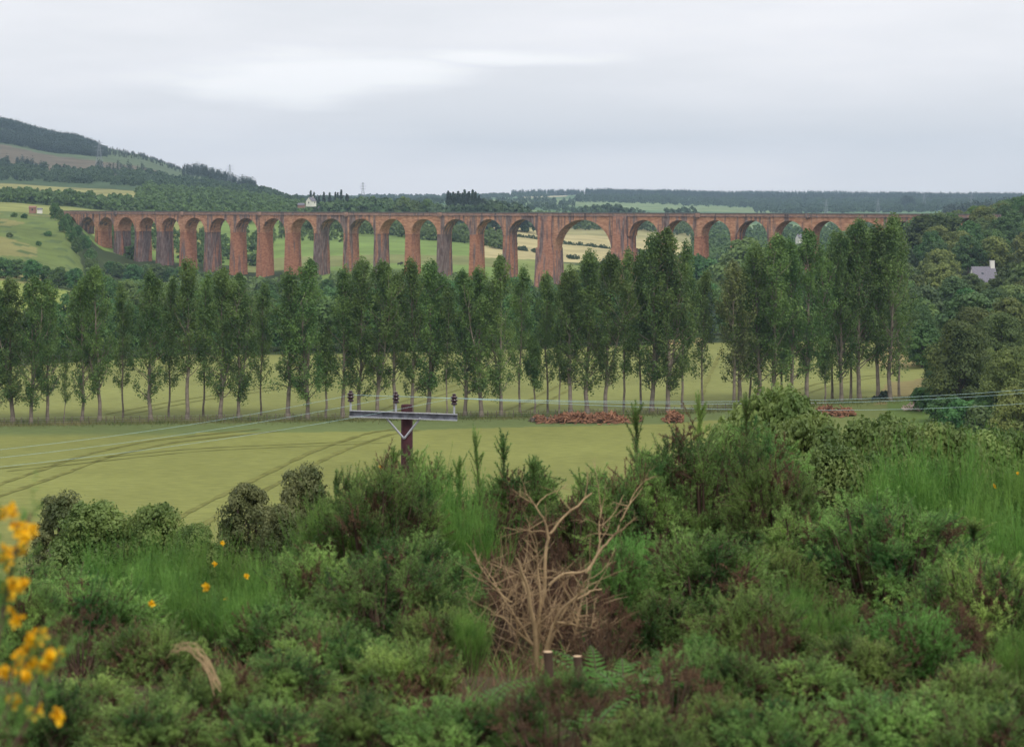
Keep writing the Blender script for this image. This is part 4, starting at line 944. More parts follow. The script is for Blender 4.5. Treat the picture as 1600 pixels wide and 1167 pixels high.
g = Geo(); p = LW(632, 682); g.add(*tube([(p[0], -rp_-.07, p[2]), (p[0], rp_+.04, p[2])], .014, 8)); g.obj('bolt', M['steel'], e)
INS = [(549, 644.5, 618), (619.5, 647, 620), (710, 650, 623)]
for (x_, yb, yi) in INS:
    q = LW(x_, yb-5); q[1] = -rp_-.085; c = LW(x_, yi); hh = 9.0/F*YP
    g = Geo(); g.add(*tube([(q[0], q[1], q[2]-.02), (q[0], q[1], c[2])], .02, 8)); pin = g.obj('insulator_pin', M['steel'], e)
    g = Geo(); z0 = c[2]-hh; prof = [(.0, 2.05), (.035, 2.0), (.042, 1.85), (.028, 1.72), (.045, 1.6), (.075, 1.42), (.072, 1.34), (.045, 1.2), (.05, 1.05), (.078, .9), (.075, .8), (.045, .65), (.05, .45), (.062, .3), (.058, .12), (.02, .05), (0, .05)]
    g.add(*lathe([(r_, z_*hh) for r_, z_ in prof], 18, (q[0], q[1], z0))); g.obj('insulator', M['insul'], e, True)
# the wires: three spans each way
def span(p0, p1, sag, label, rad_=.0048):
    t = np.linspace(0, 1, 60)[:, None]; P = p0*(1-t)+p1*t; P[:, 2] -= (4*sag*t*(1-t)).ravel()
    g = Geo(); g.add(*tube(P, rad_, 5)); o = g.obj('overhead_wire', M['wire'], None, True); tag(o, label, 'wire', None)
ends = [W(549, 617, YP-.15), W(619.5, 619, YP-.15), W(710, 622, YP-.15)]
for k, (p, nm) in enumerate(zip(ends, ('left', 'middle', 'right'))):
    span(p, W(2100, (522, 520, 534)[k], 112+2*k), 1.25+.1*k, 'bright overhead wire running right from the %s insulator of the pole' % nm)
    span(p, W(-620, 742+16*k, 33), .3, 'faint overhead wire running down left from the %s insulator of the pole' % nm, .0028)

# ------------------------------------------------------------------ foreground shrubs
def spines(base, axis, ln, n, sl, sw, rng):
    """thin triangular spines round many shoots at once"""
    S = len(base); t = rng.random((S, n)); az = rng.random((S, n))*2*pi
    ref = np.where(np.abs(axis[:, 2:3]) > .9, np.array([[1., 0, 0]]), np.array([[0, 0, 1.]])); a = unit(np.cross(axis, ref)); b = np.cross(axis, a)
    rad_ = np.cos(az)[..., None]*a[:, None]+np.sin(az)[..., None]*b[:, None]
    d = unit(rad_*.9+axis[:, None]*(.45+.5*t[..., None])+rng.normal(size=(S, n, 3))*.15)
    p = base[:, None]+axis[:, None]*(ln[:, None]*t)[..., None]
    L_ = sl*(.6+.6*rng.random((S, n)))*(1.15-.55*t); tip = p+d*L_[..., None]
    side = unit(np.cross(d, rng.normal(size=(S, n, 3))))*sw
    V = np.stack([p-side, p+side, tip], 2).reshape(-1, 3)
    return V, np.arange(len(V)).reshape(-1, 3)
def gorse(seed, H=1.2, W_=.75, nclump=58, per=13, nsp=50, sl=.042, sw=.0029, upness=.38, deadfrac=.1, shl=.135):
    rng = np.random.default_rng(seed); wood = Geo(); fol = Geo(); dead = Geo()
    B, A_, LN, DE = [], [], [], []
    for k in range(nclump):
        d = unit(rng.normal(size=3)); d[2] = abs(d[2])*1.1-.25; d = unit(d)
        rr = (.72+.33*rng.random()); c = np.array([d[0]*W_*rr, d[1]*W_*rr, H*.38+d[2]*H*.58*rr])
        base = np.array([rng.normal()*.05, rng.normal()*.05, -.1]); mid = base*.4+c*.6-np.array([0, 0, .12*H])
        wood.add(*tube([base, mid, c], [.018, .012, .005], 4))
        out = unit(d*(1-upness)+np.array([0, 0, upness])); dd = rng.random() < deadfrac or (d[2] < -.1 and rng.random() < .5)
        for j in range(per):
            ax = unit(out+rng.normal(size=3)*.6); B.append(c+rng.normal(size=3)*.035-out*.05); A_.append(ax); LN.append(shl*(.6+.8*rng.random())); DE.append(dd)
    B, A_, LN, DE = map(np.array, (B, A_, LN, DE))
    for sel, g_ in ((~DE, fol), (DE, dead)):
        if sel.sum(): g_.add(*spines(B[sel], A_[sel], LN[sel], nsp, sl, sw, rng))
        for b_, a_, l_ in list(zip(B[sel], A_[sel], LN[sel]))[::1]: 
            wood.add(*tube([b_-a_*.02, b_+a_*l_*.9], [.0032, .0016], 3))
    if not dead.v: dead.add([(0, 0, 0), (.001, 0, 0), (0, .001, 0)], [(0, 1, 2)])
    return wood, fol, dead
def broom(seed, H=1.2, W_=.6, n=900, wd=.0024):
    rng = np.random.default_rng(seed); wood = Geo(); fol = Geo()
    nst = 26; stems = []
    for k in range(nst):
        az = rng.random()*6.28; s = rng.random()**.7; pts, rr = limb((cos(az)*.08, sin(az)*.08, -.1), (cos(az)*s*W_*1.15/H, sin(az)*s*W_*1.15/H, 1), H*(.55+.22*rng.random()), .012, .07, rng, 6, .08)
        wood.add(*tube(pts, rr, 4)); stems.append(pts)
    seg = 4
    for k in range(n):
        s = stems[rng.integers(nst)]; t = .12+.88*rng.random()**.7; q = np.array([np.interp(t*6, np.arange(7), s[:, a]) for a in range(3)])
        out = np.array([q[0], q[1], 0])/W_; ln = H*(.22+.26*rng.random())
        d = unit(out*.35+rng.normal(size=3)*.24+np.array([0, 0, 1.0])); pts, _ = limb(q, d, ln, .003, .07, rng, seg, .05)
        side = unit(np.cross(d, rng.normal(size=3)))*wd; w_ = np.linspace(1, .3, seg+1)[:, None]
        V = np.concatenate([pts-side*w_, pts+side*w_]); i = np.arange(seg); fol.add(V, np.stack([i, i+1, seg+2+i, seg+1+i], 1))
        m = 7; tt = rng.random(m)*seg; lp = np.stack([np.interp(tt, np.arange(seg+1), pts[:, a]) for a in range(3)], 1)
        dd = unit(d+rng.normal(size=(m, 3))*.55); sd = unit(np.cross(dd, rng.normal(size=(m, 3))))*.0022
        V = np.stack([lp-sd, lp+sd, lp+dd*(.03+.04*rng.random((m, 1)))], 1).reshape(-1, 3); fol.add(V, np.arange(3*m).reshape(m, 3))
    return wood, fol
GLIB = []
for W_g in (.36, .60):
    for asp in (.75, 1.3, 2.0, 2.9):
        for v in range(2 if asp < 2.5 else 1):
            Hg = W_g*asp; area = 2*pi*W_g*(.45*W_g+.8*Hg); nc = int(10+area*(52 if W_g < .5 else 34)); pr_ = 12 if W_g < .5 else 14
            a, b_, c_ = gorse(int(400+W_g*100+asp*10+v), H=Hg, W_=W_g, nclump=nc, per=pr_, nsp=48, sl=.031 if W_g < .5 else .036, sw=.0025, upness=.22+.1*v, deadfrac=.07+.09*v, shl=.105 if W_g < .5 else .13)
            GLIB.append((W_g, Hg, a.mesh('branches', M['gorsewood'], True), b_.mesh('foliage', M['gorse']), c_.mesh('dead_foliage', M['dead'])))
def pick_gorse(wm, h):
    """the gorse built at about this half width and height, with its outer size"""
    sc_ = [abs(math.log((g_[0]+.06)/wm))*.6+abs(math.log((g_[1]/g_[0])/(h/wm)))*1.6+R.random()*.12 for g_ in GLIB]
    return GLIB[int(np.argmin(sc_))]
def sprig(seed):
    rng = np.random.default_rng(seed); wood = Geo(); fol = Geo(); dead = Geo(); B, A_, LN, DE = [], [], [], []
    P, rr = limb((0, 0, -.1), (rng.normal()*.05, rng.normal()*.05, 1), 1.2, .014, .03, rng, 8, .1); wood.add(*tube(P, rr, 5))
    for k in range(34):
        t = .30+.70*rng.random()**.6; q = np.array([np.interp(t*8, np.arange(9), P[:, a]) for a in range(3)]); low = t < .55
        ax = unit(rng.normal(size=3)*(.5 if t > .8 else .75)*np.array([1, 1, .4])+np.array([0, 0, 1.0])); l_ = (.10+.10*rng.random())*(1.0 if t < .85 else .8)
        B.append(q); A_.append(ax); LN.append(l_); DE.append(low and rng.random() < .6); wood.add(*tube([q, q+ax*l_*.9], [.004, .0016], 3))
    for t in np.linspace(.35, 1, 16):
        q = np.array([np.interp(t*8, np.arange(9), P[:, a]) for a in range(3)]); B.append(q); A_.append(np.array([0, 0, 1.])); LN.append(.09); DE.append(False)
    B, A_, LN, DE = map(np.array, (B, A_, LN, DE))
    for sel, g_ in ((~DE, fol), (DE, dead)):
        if sel.sum(): g_.add(*spines(B[sel], A_[sel], LN[sel], 75, .034, .0026, rng))
    return wood, fol, dead
sp = [sprig(420+k) for k in range(4)]
GS = [(a.mesh('branches', M['gorsewood'], True), b_.mesh('foliage', M['gorse']), c_.mesh('dead_foliage', M['dead'])) for a, b_, c_ in sp]
a, b_, c_ = gorse(430, deadfrac=1.1, nclump=50, per=9, nsp=34, upness=.4, sl=.045)
GD = (a.mesh('branches', M['gorsewood'], True), None, c_.mesh('dead_foliage', M['dead']))
BR = []
for k in range(4):
    a, b_ = broom(450+k, W_=(.55, .7, .6, .5)[k]); BR.append((a.mesh('branches', M['gorsewood'], True), b_.mesh('foliage', M['broom']), None))
def fuzzy(seed, H, W_, ls, nc, lv, droop=0, nbr=16, tw=10, per=200):
    a, b = shrubtree(seed, H=H*1.03, W_=W_, nbr=nbr, per=per, ls=ls, tw=tw, droop=droop); c, d = broadleaf(seed+50, H=H, W_=W_, nclump=nc, leaves=lv, ls=ls, trunk=.07, low=.05, rm=.8)
    for q, r_ in ((a, c), (b, d)):
        for v, f, m_, c_ in zip(r_.v, r_.f, r_.m, r_.c): q.v.append(v); q.f.append(f-0 + (q.n)); q.m.append(m_); q.c.append(c_)
        q.n += r_.n
    return a, b
SHR = {
 'willow': [proto('willow_shrub', *fuzzy(500+k, 4, 1.3, .046, 110, 430, nbr=30, per=560, tw=18), M['darkbark'], M['willow'], ('stems', 'foliage')) for k in range(3)],
 'birch': [proto('birch_sapling', *fuzzy(510+k, 4.6, 1.15, .046, 84, 400, .75, 26, 18, 560), M['darkbark'], M['birch'], ('stems', 'foliage')) for k in range(2)],
}
allfront = []
def bush(kind, px, ty, Y, wpx, label, group=None, k=None, mat_=None, cat=None, sink=0):
    """shrub whose top reaches picture row ty at distance Y and which is wpx photo pixels wide"""
    Y = float(np.interp(ty, [600, 690, 740, 800, 850, 950, 1060, 1100], [16.2, 17.6, 16.6, 14.6, 13, 10.2, 7.2, 6.6])) + (Y % 1)*.5
    b = np.array([(px-800)/F*Y, Y, float(slope_z(Y))-sink]); h = EYE-(ty-HZ)/F*Y-b[2]; wm = wpx/F*Y/2
    src = {'gorse': [None], 'sprig': GS, 'dead': [GD], 'broom': BR}[kind]; kk = R.integers(len(src)) if k is None else k; wm = max(wm, .05); ms = src[kk]
    if kind == 'gorse': wm = max(wm, h*.34, .16); h = max(h, .2); g_ = pick_gorse(wm, h); ms = g_[2:]
    W0 = {'gorse': .74, 'sprig': .16, 'dead': .85, 'broom': .62}[kind]; H0 = {'gorse': 1.06, 'sprig': 1.22, 'dead': 1.25, 'broom': 1.06}[kind]
    e = empty({'gorse': 'gorse_bush', 'sprig': 'gorse_bush', 'dead': 'dead_gorse_bush', 'broom': 'broom_bush'}[kind], tuple(b), R.random()*6.28, (wm/(g_[0]+.05),)*2+(h/(g_[1]+.06),) if kind == 'gorse' else (max(wm/W0, h/H0*(.3 if kind == 'sprig' else .8)),)*2+(max(h/H0, .28),))
    for nm, me in zip(('branches', 'foliage', 'dead_foliage'), ms):
        if me is None: continue
        if nm == 'dead_foliage' and len(me.vertices) < 10: continue
        o = bpy.data.objects.new(nm, me); col.objects.link(o); o.parent = e
        if mat_ is not None and nm == 'foliage': o.material_slots[0].link = 'OBJECT'; o.material_slots[0].material = M[mat_]
    tag(e, label, cat or {'gorse': 'gorse', 'sprig': 'gorse', 'dead': 'dead gorse', 'broom': 'broom'}[kind], group); return e
FRONT = [
 ('gorse', 645, 688, 13.4, 120, 'rounded gorse bush covering the foot of the pole'),
 ('gorse', 1090, 640, 11.0, 190, 'high crown of the large dark gorse thicket'),
 ('gorse', 1020, 662, 11.4, 150, 'gorse shoulder under the left tall tip of the thicket'),
 ('gorse', 1180, 640, 11.0, 130, 'gorse crown under the long-stemmed tip'),
 ('gorse', 950, 712, 12.0, 120, 'low left end of the thicket at the field edge'),
 ('gorse', 880, 1040, 7.6, 120, 'dull low gorse in front of the cut stumps'),
 ('gorse', 330, 1040, 7.8, 190, 'low gorse right of the dry bent frond'),
 ('gorse', 790, 1075, 7.6, 150, 'low gorse at the bottom edge under the dead shrub'),
 ('gorse', 1130, 1075, 7.6, 170, 'low gorse at the bottom edge under the bright seedling'),
 ('gorse', 1470, 1070, 7.6, 190, 'low gorse at the bottom edge under the hummock'),
 ('gorse', 130, 1050, 7.8, 170, 'low gorse at the bottom edge beside the yellow sprays'),
 # kind, column, top row, distance, width, label
 ('gorse', 585, 712, 13.5, 190, 'tall gorse bush in front of the pole, its tip touching the foot of the post'),
 ('sprig', 600, 690, 13.0, 60, 'upright gorse sprig just left of the pole foot'),
 ('sprig', 520, 728, 13.0, 50, 'thin gorse sprig left of the tall bush by the pole'),
 ('broom', 690, 738, 13.0, 190, 'bright green feathery broom bush right of the pole'),
 ('broom', 735, 785, 11.6, 130, 'lower bright broom tuft right below the feathery broom bush'),
 ('broom', 520, 790, 12.0, 150, 'bright broom showing between the birch sapling and the tall gorse'),
 ('sprig', 762, 656, 13.2, 34, 'single gorse tip like a bottle brush right of the pole'),
 ('sprig', 786, 672, 12.6, 60, 'forked gorse tip beside the single bottle-brush tip'),
 ('sprig', 712, 706, 12.8, 46, 'small leaning gorse tip between the broom and the forked tips'),
 ('gorse', 812, 700, 12.6, 150, 'gorse bush with browned stems beneath, above the dead branches'),
 ('sprig', 850, 705, 12.0, 60, 'gorse tip with orange buds above the dead branches'),
 ('dead', 800, 748, 12.8, 170, 'rust-brown dead gorse standing behind the broom'),
 ('dead', 895, 770, 12.3, 150, 'brown dead gorse behind the pale forked branches'),
 ('gorse', 900, 745, 13.2, 120, 'green gorse at the field edge right of the forked branches'),
 ('sprig', 996, 618, 10.5, 52, 'tall gorse tip standing above the large dark bush'),
 ('sprig', 1091, 608, 10.5, 50, 'broad gorse tip in the middle above the large dark bush'),
 ('sprig', 1177, 603, 10.5, 52, 'gorse tip on a long brown stem right of the large dark bush'),
 ('gorse', 985, 690, 11.5, 150, 'left shoulder of the large dark gorse thicket'),
 ('gorse', 1050, 668, 11.2, 200, 'large dark gorse bush in the centre right'),
 ('gorse', 1130, 660, 11.0, 180, 'dark gorse bush under the broad gorse tip'),
 ('gorse', 1190, 665, 10.8, 150, 'brown-stemmed gorse bush under the long-stemmed tip'),
 ('gorse', 1225, 735, 10.2, 150, 'dense gorse at the right side of the thicket'),
 ('dead', 1150, 760, 11.0, 170, 'dark dead gorse in the hollow of the thicket'),
 ('gorse', 1010, 770, 10.4, 190, 'mid green gorse below the large dark bush'),
 ('gorse', 985, 830, 9.6, 130, 'fresh green gorse mound right of the pale branches'),
 ('gorse', 1075, 815, 9.8, 190, 'gorse mound below the dark hollow'),
 ('gorse', 1150, 800, 9.9, 190, 'gorse mound with brown tips below the thicket'),
 ('gorse', 1130, 880, 9.0, 200, 'low gorse in the lower centre right'),
 ('gorse', 1215, 850, 9.5, 160, 'gorse between the thicket and the big right-hand bush'),
 ('gorse', 1020, 910, 8.8, 180, 'low gorse right of the base of the pale branches'),
 ('gorse', 1300, 765, 12.0, 220, 'upper left of the big right-hand gorse bush'),
 ('gorse', 1390, 752, 11.6, 230, 'big rounded gorse bush on the right'),
 ('gorse', 1470, 772, 11.2, 200, 'right half of the big rounded gorse bush'),
 ('sprig', 1530, 800, 11.0, 80, 'pale gorse tip on the right shoulder of the big bush'),
 ('gorse', 1290, 830, 10.4, 200, 'gorse mound left below the big right-hand bush'),
 ('gorse', 1410, 845, 10.2, 220, 'gorse mound in the middle below the big right-hand bush'),
 ('gorse', 1500, 860, 9.9, 220, 'long gorse bush sweeping down at the right'),
 ('gorse', 1560, 930, 9.2, 180, 'lower end of the sweeping gorse at the right edge'),
 ('gorse', 1420, 945, 8.6, 200, 'rounded gorse hummock at the lower right'),
 ('gorse', 1345, 985, 8.2, 150, 'small gorse left of the lower right hummock'),
 ('broom', 1240, 905, 9.0, 110, 'green broom tuft in the lower right beside the hummock'),
 ('broom', 1290, 940, 8.6, 140, 'spiky dark green broom tuft left of the lower right hummock'),
 ('broom', 1400, 708, 17, 150, 'soft broom behind the big right-hand gorse, left part'),
 ('broom', 1470, 698, 17, 190, 'tall soft broom behind the big right-hand gorse'),
 ('broom', 1550, 700, 16.5, 200, 'tall soft broom at the right edge'),
 ('broom', 1615, 715, 16, 170, 'broom cut by the right edge of the frame'),
 ('broom', 1585, 800, 13.5, 180, 'darker broom below the tall broom at the right edge'),
 ('broom', 1520, 770, 14.5, 160, 'broom between the gorse shoulder and the right edge'),
 ('broom', 1600, 880, 12.0, 150, 'lower broom at the right edge above the sweeping gorse'),
 ('gorse', 60, 872, 10.5, 200, 'grey-green gorse at the left behind the yellow flowers'),
 ('gorse', 150, 885, 10.2, 210, 'grey-green gorse bush with browned heart at the lower left'),
 ('gorse', 245, 905, 9.8, 170, 'gorse right of the browned bush at the lower left'),
 ('dead', 130, 965, 9.4, 150, 'brown dead gorse inside the lower left bush'),
 ('gorse', 40, 960, 9.0, 150, 'low gorse behind the yellow flower sprays'),
 ('gorse', 210, 975, 8.8, 190, 'dark low gorse beside the dry bent frond'),
 ('broom', 175, 850, 12.0, 130, 'broom rising behind the lower left gorse'),
 ('broom', 265, 838, 11.6, 150, 'bright broom in front of the willow at the left'),
 ('broom', 345, 845, 11.4, 160, 'bright broom dotted with yellow flowers'),
 ('broom', 420, 862, 11.2, 130, 'bright broom right of the flower-dotted one'),
 ('broom', 300, 905, 10.0, 170, 'lower broom under the flower-dotted one'),
 ('broom', 385, 930, 9.6, 150, 'broom in the lower left centre'),
 ('gorse', 470, 845, 11.2, 170, 'gorse left below the tall bush by the pole'),
 ('gorse', 560, 800, 11.6, 190, 'gorse beneath the tall bush by the pole'),
 ('gorse', 640, 830, 10.8, 190, 'gorse in front of the feathery broom'),
 ('gorse', 705, 860, 10.2, 160, 'gorse beside the dark hollow with the pale branches'),
 ('gorse', 500, 905, 9.8, 190, 'gorse in the lower centre left'),
 ('gorse', 600, 905, 9.6, 200, 'blue-green gorse in the lower centre'),
 ('gorse', 690, 940, 9.2, 150, 'gorse left of the hollow'),
 ('gorse', 430, 930, 9.4, 150, 'gorse with russet tips in the lower left centre'),
 ('broom', 735, 950, 9.0, 90, 'light green broom wisp at the left of the hollow'),
 ('gorse', 540, 990, 8.6, 180, 'wide low gorse at the bottom left of centre'),
 ('gorse', 640, 1000, 8.4, 180, 'low gorse at the bottom centre'),
 ('gorse', 450, 1010, 8.5, 160, 'small low gorse between the larger ones, bottom left of centre'),
 ('dead', 905, 880, 10.6, 130, 'dry brown brush caught in the pale branches'),
 ('dead', 790, 900, 10.4, 120, 'dry brown brush left of the pale branches'),
 ('dead', 940, 965, 9.2, 110, 'dry brown brush right of the base of the pale branches'),
 ('dead', 1050, 1040, 8.0, 170, 'orange-brown cut gorse at the bottom centre right'),
 ('dead', 1195, 985, 8.6, 80, 'orange-brown dead gorse in the lower right'),
 ('gorse', 1095, 990, 8.2, 80, 'small bright gorse seedling at the bottom centre right'),
 ('gorse', 1150, 1010, 8.0, 130, 'low gorse right of the bright seedling'),
 ('gorse', 1260, 1020, 7.9, 150, 'low gorse at the bottom right of centre'),
 ('gorse', 1520, 1030, 8.0, 180, 'low gorse in the bottom right corner'),
 ('broom', 1590, 1000, 8.4, 130, 'yellowish broom in the bottom right corner'),
 # the ground continues below what the photograph shows
 ('gorse', 60, 1065, 7.8, 210, 'low gorse in the bottom left corner'),
 ('gorse', 240, 1080, 7.7, 220, 'low gorse at the bottom edge, left'),
 ('gorse', 420, 1085, 7.6, 200, 'low gorse at the bottom edge, left of centre'),
 ('gorse', 560, 1075, 7.7, 190, 'low gorse at the bottom edge between two others, left of centre'),
 ('gorse', 700, 1080, 7.6, 200, 'low gorse at the bottom edge below the hollow'),
 ('gorse', 1220, 1085, 7.5, 200, 'low gorse at the bottom edge, right of centre'),
 ('gorse', 1380, 1075, 7.6, 220, 'low gorse at the bottom edge, right'),
 ('gorse', 1560, 1090, 7.5, 200, 'low gorse at the bottom right edge'),
 ('dead', 870, 1085, 7.6, 220, 'brown cut gorse at the bottom edge in the centre'),
 ('gorse', 1010, 1095, 7.5, 190, 'low gorse at the bottom edge, centre right'),
]
KEEP = ('rounded gorse bush covering the foot of the pole', 'gorse bush with browned stems beneath, above the dead branches', 'green gorse at the field edge right of the forked branches', 'gorse between the thicket and the big right-hand bush', 'gorse in front of the feathery broom', 'grey-green gorse at the left behind the yellow flowers', 'gorse mound left below the big right-hand bush', 'low gorse right of the base of the pale branches', 'gorse left of the hollow', 'gorse with russet tips in the lower left centre', 'fresh green gorse mound right of the pale branches', 'low left end of the thicket at the field edge', 'gorse crown under the long-stemmed tip', 'gorse at the bottom right')
FRONT = [f for f in FRONT if not (f[0] == 'gorse' and 630 < f[2] < 985 and f[5] not in KEEP)]
def bigbush(px, ty, Y, wpx, label, k, m=None):
    b = np.array([(px-800)/F*Y, Y, float(slope_z(Y))-.05]); h = EYE-(ty-HZ)/F*Y-b[2]; wm = wpx/F*Y/2; g_ = pick_gorse(wm, h); ms = g_[2:]
    e = empty('gorse_bush', tuple(b), R.random()*6.28, (wm/(g_[0]+.05),)*2+(h/(g_[1]+.06),))
    for nm, me in zip(('branches', 'foliage', 'dead_foliage'), ms):
        o = bpy.data.objects.new(nm, me); col.objects.link(o); o.parent = e
        if m and nm == 'foliage': o.material_slots[0].link = 'OBJECT'; o.material_slots[0].material = M[m]
    tag(e, label, 'gorse')
bigbush(585, 700, 15.0, 250, 'tall broad gorse bush in front of the pole', 2)
bigbush(1095, 648, 15.8, 310, 'largest dark gorse thicket in the centre right, under the tall tips', 0)
bigbush(985, 684, 15.2, 170, 'left shoulder of the large dark gorse thicket', 2)
bigbush(1205, 668, 14.8, 170, 'right shoulder of the large dark gorse thicket', 1)
bigbush(1395, 762, 13.6, 320, 'big rounded gorse bush on the right in front of the soft broom', 1)
bigbush(1260, 778, 13.8, 190, 'gorse bush between the thicket and the big rounded bush', 2)
bigbush(1535, 850, 12.0, 250, 'long gorse bush sweeping down at the right edge', 0)
bigbush(1425, 938, 9.6, 220, 'rounded gorse hummock at the lower right', 2, 'gorse_young')
bigbush(1095, 822, 12.2, 270, 'broad gorse mound below the dark hollow of the thicket', 1)
bigbush(965, 838, 11.9, 130, 'fresh green gorse hummock right of the pale branches', 0, 'gorse_young')
bigbush(1180, 905, 10.4, 210, 'gorse mound in the lower centre right', 2)
bigbush(600, 862, 11.8, 300, 'broad blue-green gorse bush in the lower centre', 0)
bigbush(480, 850, 12.4, 190, 'gorse bush below and left of the tall bush by the pole', 1)
bigbush(690, 850, 12.2, 150, 'gorse bush beside the hollow with the pale branches', 2)
bigbush(500, 955, 9.6, 230, 'low broad gorse mound in the lower centre left', 1)
bigbush(140, 884, 11.2, 260, 'grey-green gorse bush with browned heart at the lower left', 1)
bigbush(235, 962, 9.5, 200, 'dark gorse mound beside the dry bent frond', 0)
bigbush(45, 905, 10.6, 150, 'gorse behind the yellow flower sprays', 2)
bigbush(1075, 1000, 8.6, 200, 'low gorse mound at the bottom centre right', 0)
FRONT += [('dead', 772, 850, 11.8, 150, 'dark brown dead brush at the left of the pale branches'), ('dead', 880, 838, 12.2, 170, 'dark brown dead brush behind the pale branches'), ('dead', 935, 905, 11.0, 140, 'dark brown dead brush right of the pale branches'), ('dead', 1300, 905, 10.8, 150, 'dark brown brush added for the shade in the hollow between the right-hand gorse bushes'), ('dead', 1480, 925, 10.4, 130, 'dark brown brush added for the shade under the big rounded gorse'),  # the two right-hand clumps are added to stand for shade in the hollows
 ('broom', 255, 872, 12.0, 150, 'bright broom between the two lower left gorse bushes'), ('broom', 400, 905, 11.2, 140, 'bright broom left of the low broad gorse mound')]
YOUNG = {'fresh green gorse mound right of the pale branches', 'small bright gorse seedling at the bottom centre right', 'mid green gorse below the large dark bush', 'gorse mound below the dark hollow', 'rounded gorse hummock at the lower right'}
for kd, px, ty, Y, wpx, lab in FRONT:
    bush(kd, px, ty, Y, wpx*1.12, lab, mat_='gorse_young' if lab in YOUNG else None)
# willows and birches on the slope below
def shrub(kind, px, ty, Y, wpx, lab, cat, k=0, m=None):
    Y = 31+(Y-40)*.35; z = EYE-(ty-HZ)/F*Y; wm = wpx*1.15/F*Y/2; pr = SHR[kind][k % len(SHR[kind])]
    H0 = {'willow': 4.1, 'birch': 4.6}[kind]; base = float(slope_z(Y)); h = z-base; s = max(wm/1.3, .72*h/H0)
    place(pr, ((px-800)/F*Y, Y, base), (s, s, h/H0), R.random()*6.28, lab, cat, None, m)
for a in [('birch', 95, 772, 46, 120, 'grey-leaved birch sapling at the left against the barley', 'birch', 0), ('willow', 150, 780, 44, 150, 'bushy green willow beside the grey-leaved birch', 'willow', 0), ('willow', 245, 782, 43, 120, 'rounded willow in front of the near field, second from the left', 'willow', 1),
          ('willow', 305, 815, 40, 90, 'low willow behind the bright broom', 'willow', 2), ('birch', 388, 756, 44, 80, 'dark drooping birch sapling left of the gorse by the pole', 'birch', 1), ('birch', 478, 730, 46, 100, 'taller open birch sapling just left of the gorse by the pole', 'birch', 0), ('birch', 440, 790, 42, 70, 'thin birch sapling between the two taller ones', 'birch', 1),
          ('willow', 1215, 598, 60, 150, 'tall olive willow behind the long-stemmed gorse tip', 'willow', 0), ('willow', 1265, 640, 56, 110, 'dark olive willow right of the tall one', 'willow', 1), ('willow', 1300, 690, 48, 150, 'yellow-green willow above the big right-hand gorse', 'willow', 2), ('willow', 1375, 640, 58, 130, 'olive willow in front of the right-hand heap', 'willow', 1), ('willow', 1425, 655, 54, 110, 'greyish willow right of the olive one', 'willow', 0),
          ('willow', 1475, 655, 46, 90, 'bright yellow-green willow above the soft broom', 'willow', 2), ('willow', 1535, 665, 50, 110, 'spreading olive willow near the right edge', 'willow', 0), ('willow', 1600, 668, 50, 120, 'willow cut by the right edge of the frame', 'willow', 1), ('willow', 1340, 700, 50, 110, 'low willow between the gorse and the soft broom', 'willow', 0), ('willow', 1150, 655, 58, 90, 'olive willow glimpsed behind the gorse tips', 'willow', 2)]:
    shrub(*a)

# pale dead branches
YB = 11.0
e = empty('dead_shrub', (W(838, 1010, YB)[0], YB, float(slope_z(YB)))); tag(e, 'bare bleached dead shrub with forked pale branches rising from the hollow', 'dead shrub')
org = np.array(e.location); g = Geo()
def br(pts, r0, r1, dy=0.0, tgt=None):
    P = []
    n = len(pts)
    for q, (x_, y_) in enumerate(pts):
        P.append(W(x_, y_, YB+dy*q/max(1, n-1))-org)
    P = np.array(P); t = np.linspace(0, n-1, (n-1)*5+1); Q = np.stack([np.interp(t, np.arange(n), P[:, a]) for a in range(3)], 1)
    for _ in range(2): Q[1:-1] = (Q[:-2]+Q[2:]+2*Q[1:-1])/4
    Q[1:] += np.cumsum(R.normal(size=(len(Q)-1, 3))*.0028, 0)
    (tgt or g).add(*tube(Q, np.linspace(r0*.8, r1*.7, len(Q)), 7))
br([(836, 1190), (838, 1060), (842, 975), (855, 915), (858, 840), (872, 812), (925, 765)], .019, .006, .1)
br([(857, 842), (850, 815), (832, 790)], .010, .004)
br([(834, 1190), (836, 1060), (830, 960), (818, 915), (803, 878)], .021, .009, -.2)
br([(822, 925), (814, 895), (818, 880)], .012, .005)
br([(842, 1190), (839, 1060), (868, 955), (905, 927), (914, 905)], .016, .006, -.1)
br([(838, 1190), (841, 1050), (880, 942), (915, 925), (935, 915)], .012, .005, .2)
br([(858, 915), (880, 895), (915, 893), (935, 862), (937, 820), (940, 790)], .010, .003, .2)
br([(915, 895), (950, 855), (968, 835), (980, 808), (990, 790)], .009, .004, .1)
br([(870, 972), (900, 977), (935, 983)], .009, .006)
br([(896, 1002), (903, 970), (910, 950)], .006, .004)
br([(800, 940), (780, 925), (762, 900)], .006, .003); br([(836, 1010), (812, 985), (790, 965), (770, 960)], .009, .004)
br([(836, 1010), (805, 960), (788, 930), (775, 905)], .008, .003, .2); br([(838, 1000), (846, 930), (842, 870), (838, 850)], .008, .003)
gm = g; mains = [np.array(v).reshape(-1, 7, 3).mean(1) for v in g.v]
